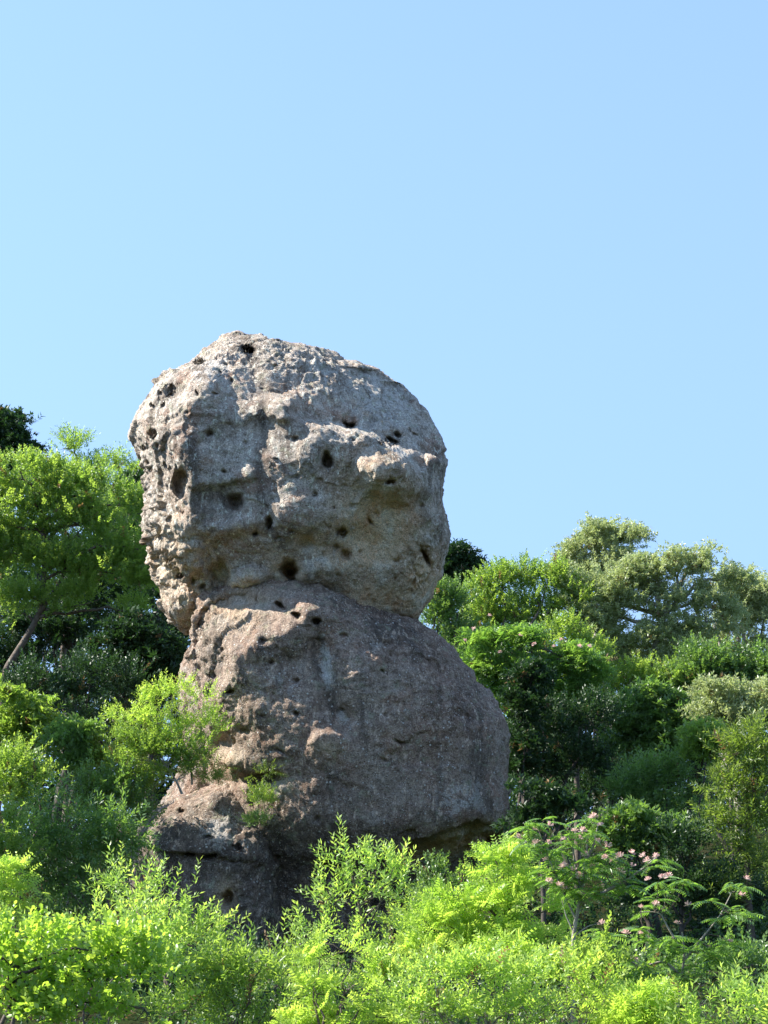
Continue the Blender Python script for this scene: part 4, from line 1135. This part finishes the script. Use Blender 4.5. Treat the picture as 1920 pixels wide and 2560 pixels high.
plant('wispy_shrub', 'tall wispy yellow green shrub with reddish stems reaching up in front of the lower rock', 'shrub', 'willow', 'willow', 35,
      [(865, 2140, 26, 22), (880, 2180, 30, 24), (900, 2225, 36, 26), (955, 2150, 16, 26), (985, 2190, 26, 24), (965, 2240, 40, 26), (840, 2230, 26, 22), (820, 2270, 36, 20), (920, 2280, 60, 30), (860, 2320, 70, 36), (980, 2300, 36, 30), (770, 2340, 50, 26), (720, 2340, 40, 22)], 4, 93, trunk_r=.035, scale=.95, clump=.5, gap=.2, limbs=13, loose=30, up=.9,
      trunk_path=[(930, 2560), (925, 2450), (915, 2370), (905, 2300), (890, 2220), (868, 2150)], branch_paths=[(.016, [(912, 2330), (945, 2270), (970, 2210), (985, 2165)]), (.014, [(905, 2300), (930, 2240), (940, 2190), (942, 2130)]), (.012, [(915, 2340), (870, 2290), (830, 2250), (805, 2200)])])
plant('mimosa_shrub', 'yellow green dense shrub at the bottom centre below the wispy shrub', 'shrub', 'mimosa', 'mimosa', 31,
      [(800, 2380, 70, 40), (880, 2390, 70, 44), (780, 2450, 60, 44), (870, 2470, 90, 56), (960, 2440, 70, 50), (830, 2540, 90, 50), (940, 2530, 80, 50), (740, 2540, 50, 40)], 4.4, 94, trunk_r=.045, loose=40)
plant('domed_bush', 'small olive green domed bush just right of the wispy shrub', 'bush', 'fine', 'green', 42, [(1035, 2245, 34, 34), (1020, 2290, 40, 34), (1050, 2300, 30, 36)], 5, 95, trunk_r=.03)
plant('bamboo_bush', 'large brilliant yellow green feathery bush under the overhang of the rock', 'bush', 'mimosa', 'mimosa', 34,
      [(1240, 2130, 40, 22), (1290, 2140, 44, 30), (1220, 2180, 46, 26), (1300, 2200, 60, 36), (1150, 2230, 50, 28), (1230, 2250, 70, 40), (1340, 2240, 56, 40), (1390, 2270, 36, 40), (1090, 2270, 28, 44), (1120, 2300, 50, 36), (1050, 2350, 46, 40), (1150, 2350, 80, 50), (1270, 2330, 90, 50), (1370, 2330, 50, 44)], 4.4, 96, trunk_r=.05, loose=60, limbs=14,
      trunk_path=[(1215, 2570), (1225, 2490), (1235, 2400), (1245, 2330), (1270, 2240)])
plant('bamboo_bush', 'pale yellow green fine leaved bush at the bottom right of centre', 'bush', 'fine', 'willow', 30,
      [(1080, 2430, 70, 50), (1180, 2430, 80, 54), (1290, 2430, 80, 50), (1060, 2520, 80, 54), (1170, 2530, 90, 54), (1290, 2520, 80, 54), (1360, 2480, 50, 50), (1000, 2480, 50, 40)], 4.2, 97, trunk_r=.045, loose=40, limbs=9, bark=BARK_PALE)
for k, (lab, bl, d, m, sp) in enumerate([
    ('soft feathery shrub merging into the back of the oval leaved bush at lower left', [(130, 2370, 60, 40), (240, 2310, 60, 36), (330, 2320, 70, 40), (420, 2390, 70, 50), (100, 2440, 90, 50)], 33, 'willow', 'willow'),
    ('half shaded green shrub filling the gap behind the yellow green dense shrub', [(740, 2400, 70, 40), (680, 2440, 80, 50), (980, 2370, 60, 36), (1010, 2420, 60, 50), (900, 2420, 80, 50)], 38, 'green', 'willow'),
    ('feathery yellow green shrub between the brilliant bush and the bottom edge', [(1330, 2400, 60, 44), (1250, 2390, 80, 44), (1150, 2400, 70, 40), (1380, 2430, 50, 50)], 32.5, 'mimosa', 'mimosa'),
    ('dark green shrub behind the bright pointed shrub at lower right', [(1530, 2430, 60, 40), (1620, 2420, 70, 40), (1450, 2420, 60, 40), (1700, 2440, 70, 40), (1800, 2420, 70, 40), (1880, 2400, 60, 40)], 40, 'mid', 'smallleaf')]):
    plant('foreground_shrub', lab, 'shrub', sp, m, d, bl, 4.6, 120 + k, trunk_r=.03, loose=25)
for k, (lab, bl, d, m, sp) in enumerate([
    ('light green shrub at the bottom edge right of the pale yellow green bush', [(1420, 2430, 36, 40), (1470, 2480, 56, 40), (1430, 2530, 60, 44), (1500, 2450, 30, 44)], 31, 'mimosa', 'fine'),
    ('bright pointed shrub at the bottom edge below the drooping silk tree', [(1560, 2505, 40, 34), (1630, 2500, 46, 34), (1590, 2530, 70, 40), (1640, 2550, 50, 30), (1520, 2540, 40, 30)], 30.5, 'mimosa', 'mimosa'),
    ('pale leafy shrub filling the bottom right corner', [(1750, 2500, 56, 36), (1820, 2500, 56, 40), (1890, 2490, 50, 46), (1720, 2550, 60, 40), (1800, 2560, 80, 40), (1890, 2550, 60, 50)], 30, 'willow', 'willow'),
    ('small upright green shrub beside the trunk of the flowering silk tree', [(1470, 2390, 22, 26), (1465, 2430, 30, 26), (1500, 2420, 26, 30)], 35, 'green', 'smallleaf')]):
    plant('foreground_shrub', lab, 'shrub', sp, m, d, bl, 4.6, 100 + k, trunk_r=.03, loose=25)

# ---- silk trees with feathery fronds and pink flowers, each frond and flower a part of its own
def frond_mesh(name, rng, nl=9, ln=.34):
    V, F, T = [], [], []; o = 0
    for j in range(nl):
        s = (j + 1) / nl; base = np.array([ln * s, .06 * ln * math.sin(2.2 * s), -.48 * ln * s * s])
        pl = ln * .40 * (1 - .75 * (s - .45) ** 2 * 2)
        for sd in (-1, 1):
            dd = np.array([.42, sd, -.35 - .35 * s]); dd /= np.linalg.norm(dd)
            R = rot_frames(dd[None], rng.normal(0, .2, 1))[0]
            v, f = leaf_shape(pl, ln * .105, 'blade')
            V.append(v @ R.T + base); F.append(f + o); o += len(v); T.append(np.full(len(v), np.clip(.5 + rng.normal(0, .15), 0, 1)))
    return new_mesh(name, np.concatenate(V), np.concatenate(F), L['silk'], False, {'tint': np.concatenate(T)})


def flower_mesh(rng, r=.085):
    V, F, T = [], [], []; o = 0
    for k in range(34):
        a = rng.uniform(0, 2 * math.pi); e = rng.uniform(.05, 1.45)
        d = np.array([math.cos(a) * math.cos(e), math.sin(a) * math.cos(e), math.sin(e)])
        s = np.cross(d, rng.normal(size=3)); s /= np.linalg.norm(s)
        l = r * rng.uniform(.75, 1.1); w = r * .10
        v = np.array([s * w * .4, -s * w * .4, d * l - s * w, d * l + s * w])
        V.append(v); F.append(np.array([[0, 1, 2], [0, 2, 3]]) + o); T.append([.05, .05, 1, 1]); o += 4
    return new_mesh('flower', np.concatenate(V), np.concatenate(F), FLOWER, False, {'tint': np.concatenate(T)})


FROND = [frond_mesh('frond', np.random.default_rng(300 + k)) for k in range(4)]
FLW = [flower_mesh(np.random.default_rng(320 + k)) for k in range(3)]


def silk_tree(label, d, trunk_path, branch_paths, blobs, nfrond, flowers, seed, trunk_r, scale=1.0):
    rng = np.random.default_rng(seed)
    root = bpy.data.objects.new('flowering_silk_tree', None); COL.objects.link(root)
    tag(root, label, 'tree', 'silk trees in pink flower')
    pth = np.array([P(p[0], p[1], d + (p[2] if len(p) > 2 else 0)) for p in trunk_path])
    foot = pth[0].copy(); foot[2] = float(terrain(foot[0], foot[1])) - .1
    if pth[0][2] > foot[2] + .2: pth = np.concatenate([[foot], pth])
    root.location = foot; root.empty_display_size = .3

    def sm(w):
        ti = np.linspace(0, len(w) - 1, 5 * len(w))
        w = np.stack([np.interp(ti, np.arange(len(w)), w[:, k]) for k in range(3)], -1)
        for _ in range(3): w[1:-1] = (w[:-2] + 2 * w[1:-1] + w[2:]) / 4
        return w
    pth = sm(pth); wood = [pth]
    V, F = tube(pth - foot, trunk_r, trunk_r * .3, 8)
    trunk = link('trunk', new_mesh('trunk', V, F, BARK_PALE), root)
    for r, bp in branch_paths:
        w = sm(np.array([P(p[0], p[1], d + (p[2] if len(p) > 2 else 0)) for p in bp])); wood.append(w)
        V, F = tube(w - foot, r, r * .3, 6)
        link('limb', new_mesh('limb', V, F, BARK_PALE), trunk)
    lp = np.concatenate(wood)
    vols = ell_volume(blobs, d)
    wts = np.array([r[0] * r[2] for c, r in vols]); wts /= wts.sum()
    tips = []
    for k in rng.choice(len(vols), size=max(6, nfrond // 5), p=wts):
        c, r = vols[k]
        tips.append(c + rand_dirs(1, rng)[0] * r * rng.uniform(.3, 1) ** .6)
    Vs, Fs, o = [], [], 0
    for t in tips:
        s = lp[np.argmin(np.linalg.norm(lp - t, axis=1) + .5 * np.maximum(0, lp[:, 2] - t[2]))]
        V, F = tube(wiggle(s, t, 7, .35, rng, -.04) - foot, .009, .004, 4)
        Vs.append(V); Fs.append(F + o); o += len(V)
    tag(link('twigs', new_mesh('twigs', np.concatenate(Vs), np.concatenate(Fs), BARK), root), kind='stuff')
    n = 0
    for t in tips:
        a0 = rng.uniform(0, 6.28)
        for q in range(5):
            if n >= nfrond: break
            a = a0 + q * 2.399; el = rng.uniform(-.15, .45)
            dv = np.array([[math.cos(a) * math.cos(el), math.sin(a) * math.cos(el), math.sin(el)]])
            R = rot_frames(dv, rng.normal(0, .25, 1))[0] * scale * rng.uniform(.75, 1.2)
            f = link('frond', FROND[rng.integers(4)], root)
            M = np.eye(4); M[:3, :3] = R; M[:3, 3] = t - foot + rng.normal(0, .03, 3)
            f.matrix_basis = Matrix(M.tolist()); n += 1
    for (u, v) in flowers:
        p = P(u, v, d - .25 + rng.uniform(-.2, .2))
        f = link('flower', FLW[rng.integers(3)], root)
        f.location = p - foot
        f.rotation_euler = (rng.normal(0, .3), rng.normal(0, .3), rng.uniform(0, 6.28)); f.scale = (rng.uniform(.8, 1.2) * scale,) * 3
    return root


silk_tree('young pale stemmed silk tree full of pink flowers right of the brilliant bush', 32.5,
          [(1430, 2420), (1434, 2330), (1452, 2240), (1464, 2150), (1470, 2090)],
          [(.03, [(1448, 2262), (1500, 2235), (1560, 2205), (1610, 2170), (1645, 2140)]), (.022, [(1455, 2230), (1440, 2170), (1430, 2110), (1420, 2090)]), (.02, [(1462, 2160), (1485, 2110), (1495, 2060)]), (.016, [(1440, 2300), (1395, 2200), (1365, 2130), (1345, 2070)]), (.014, [(1434, 2330), (1415, 2290), (1405, 2250)]), (.012, [(1436, 2340), (1470, 2315), (1500, 2308)])],
          [(1340, 2070, 44, 26), (1350, 2120, 40, 30), (1430, 2110, 44, 36), (1490, 2080, 36, 36), (1410, 2170, 50, 40), (1470, 2170, 50, 40), (1560, 2150, 50, 26), (1620, 2150, 36, 22), (1560, 2200, 50, 20), (1450, 2220, 60, 30)], 230,
          [(1373, 2064), (1338, 2075), (1437, 2078), (1456, 2078), (1409, 2099), (1420, 2110), (1450, 2098), (1518, 2116), (1365, 2150), (1412, 2163), (1434, 2177), (1448, 2188), (1481, 2171), (1550, 2143), (1579, 2134), (1608, 2141), (1619, 2153), (1640, 2143), (1513, 2146), (1531, 2153), (1552, 2181), (1581, 2166), (1453, 2240), (1484, 2044), (1502, 2064), (1493, 2103), (1370, 2107), (1340, 2109), (1294, 2095), (1462, 2139), (1400, 2215), (1372, 2205), (1415, 2225), (1405, 2170), (1446, 2196)], 501, .04, .78)
silk_tree('drooping dark silk tree with few flowers at the lower right behind the corner shrub', 36,
          [(1690, 2560), (1700, 2460), (1712, 2390), (1705, 2330)],
          [(.022, [(1705, 2440), (1660, 2400), (1600, 2420), (1570, 2400)]), (.02, [(1710, 2400), (1760, 2340), (1800, 2290), (1830, 2230)]), (.018, [(1708, 2380), (1670, 2320), (1650, 2280), (1600, 2280)]), (.016, [(1705, 2440), (1640, 2470), (1570, 2480)]), (.014, [(1600, 2420), (1520, 2360), (1505, 2320)])],
          [(1830, 2220, 40, 24), (1780, 2280, 50, 26), (1850, 2270, 40, 26), (1680, 2210, 40, 26), (1640, 2270, 56, 26), (1700, 2360, 70, 36), (1640, 2340, 50, 30), (1770, 2370, 60, 40), (1820, 2380, 50, 36), (1570, 2400, 50, 30), (1510, 2360, 26, 40), (1600, 2440, 50, 26), (1720, 2440, 70, 26), (1800, 2430, 50, 24)], 300,
          [(1672, 2192), (1866, 2198), (1603, 2270), (1640, 2262), (1564, 2335), (1600, 2335), (1693, 2310), (1826, 2356), (1721, 2262), (1620, 2200), (1655, 2195), (1585, 2400), (1855, 2240), (1505, 2310)], 502, .035, .82)

# ---- oval leaved bush in the bottom left corner: its 300 largest leaves are parts, the rest one mass
def leaf_parts(root, crown_species, mat, A, D, TN, foot, rng, nmax, lname='leaf'):
    sp = SPEC[crown_species]
    meshes = []
    for k in range(6):
        v, f = leaf_shape(sp['len'], sp['w'], sp['shape'])
        v = v * np.array([1, rng.uniform(.85, 1.15), rng.uniform(.6, 1.6)])
        meshes.append(new_mesh(lname, v, f, L[mat], False, {'tint': np.full(len(v), rng.uniform(.25, .85))}))
    order = np.argsort((A - CAM) @ FWD)[:int(nmax * 1.6)]
    pick = rng.permutation(order)[:nmax]
    fr = rot_frames(D[pick] + rng.normal(0, .5, (len(pick), 3)), rng.normal(0, .7, len(pick)))
    for i, k in enumerate(pick):
        o = link(lname, meshes[rng.integers(6)], root)
        M = np.eye(4); M[:3, :3] = fr[i] * rng.uniform(.85, 1.25)
        M[:3, 3] = A[k] - foot - FWD * rng.uniform(.02, .12) + rng.normal(0, .04, 3)
        o.matrix_basis = Matrix(M.tolist())


r, c, info = plant('oval_leaved_bush', 'bright oval leaved bush with a dark bough in the bottom left corner', 'bush', 'broad', 'broad', 26,
      [(40, 2330, 70, 40), (-20, 2380, 70, 60), (90, 2380, 60, 40), (180, 2390, 50, 36), (250, 2350, 46, 36), (310, 2360, 50, 36), (60, 2440, 70, 36), (200, 2440, 80, 36), (320, 2430, 70, 40), (390, 2420, 40, 36), (80, 2520, 90, 44), (230, 2520, 90, 44), (360, 2510, 70, 44), (-20, 2500, 60, 50)], 4.6, 110, trunk_r=.045, bark=BARK_DARK, gap=.16, limbs=8,
      trunk_path=[(-60, 2580), (-20, 2520), (20, 2465), (28, 2420)], branch_paths=[(.03, [(10, 2475), (60, 2458), (140, 2442), (205, 2430), (245, 2432)]), (.014, [(200, 2432), (235, 2400), (270, 2385), (310, 2380)]), (.012, [(205, 2432), (190, 2400), (200, 2370)]), (.010, [(215, 2440), (235, 2470), (230, 2500)])], loose=20)
leaf_parts(r, 'broad', 'broad', *info, 300)

# ---- trees standing left of the picture, that keep the left slope in shade
for k, (u, v, ru, rv, d) in enumerate([(-430, 1480, 170, 150, 58), (-300, 1750, 150, 130, 50), (-540, 1300, 190, 150, 74)]):
    plant('shade_tree', ['tall dark tree standing outside the left edge up the slope', 'dark tree standing outside the left edge lower down the slope', 'tallest dark tree standing outside the left edge near the ridge'][k], 'tree', 'evergreen', 'dark', d,
          [(u, v, ru, rv), (u + 60, v + 160, ru, rv), (u - 80, v + 120, ru, rv)], 3.2, 130 + k, trunk_r=.2, bark=BARK_DARK, scale=2.0)

leaf_parts(near_willow[0], 'willow', 'willow', *near_willow[2], 300)
_r = np.random.default_rng(77)
for u, v in [(1161, 1602), (1185, 1573), (1336, 1612), (1385, 1617), (1402, 1600), (1448, 1617), (1473, 1617), (1223, 1540), (1250, 1632), (1300, 1590)]:
    f = link('flower', FLW[int(_r.integers(3))], mid_silk[0])
    f.location = P(u, v, 68.6 + _r.uniform(-.3, .3)) - mid_silk[2][3]
    f.rotation_euler = (_r.normal(0, .3), _r.normal(0, .3), _r.uniform(0, 6.28)); f.scale = (_r.uniform(.75, 1.2),) * 3
print('crown tris', CROWN_TRIS)
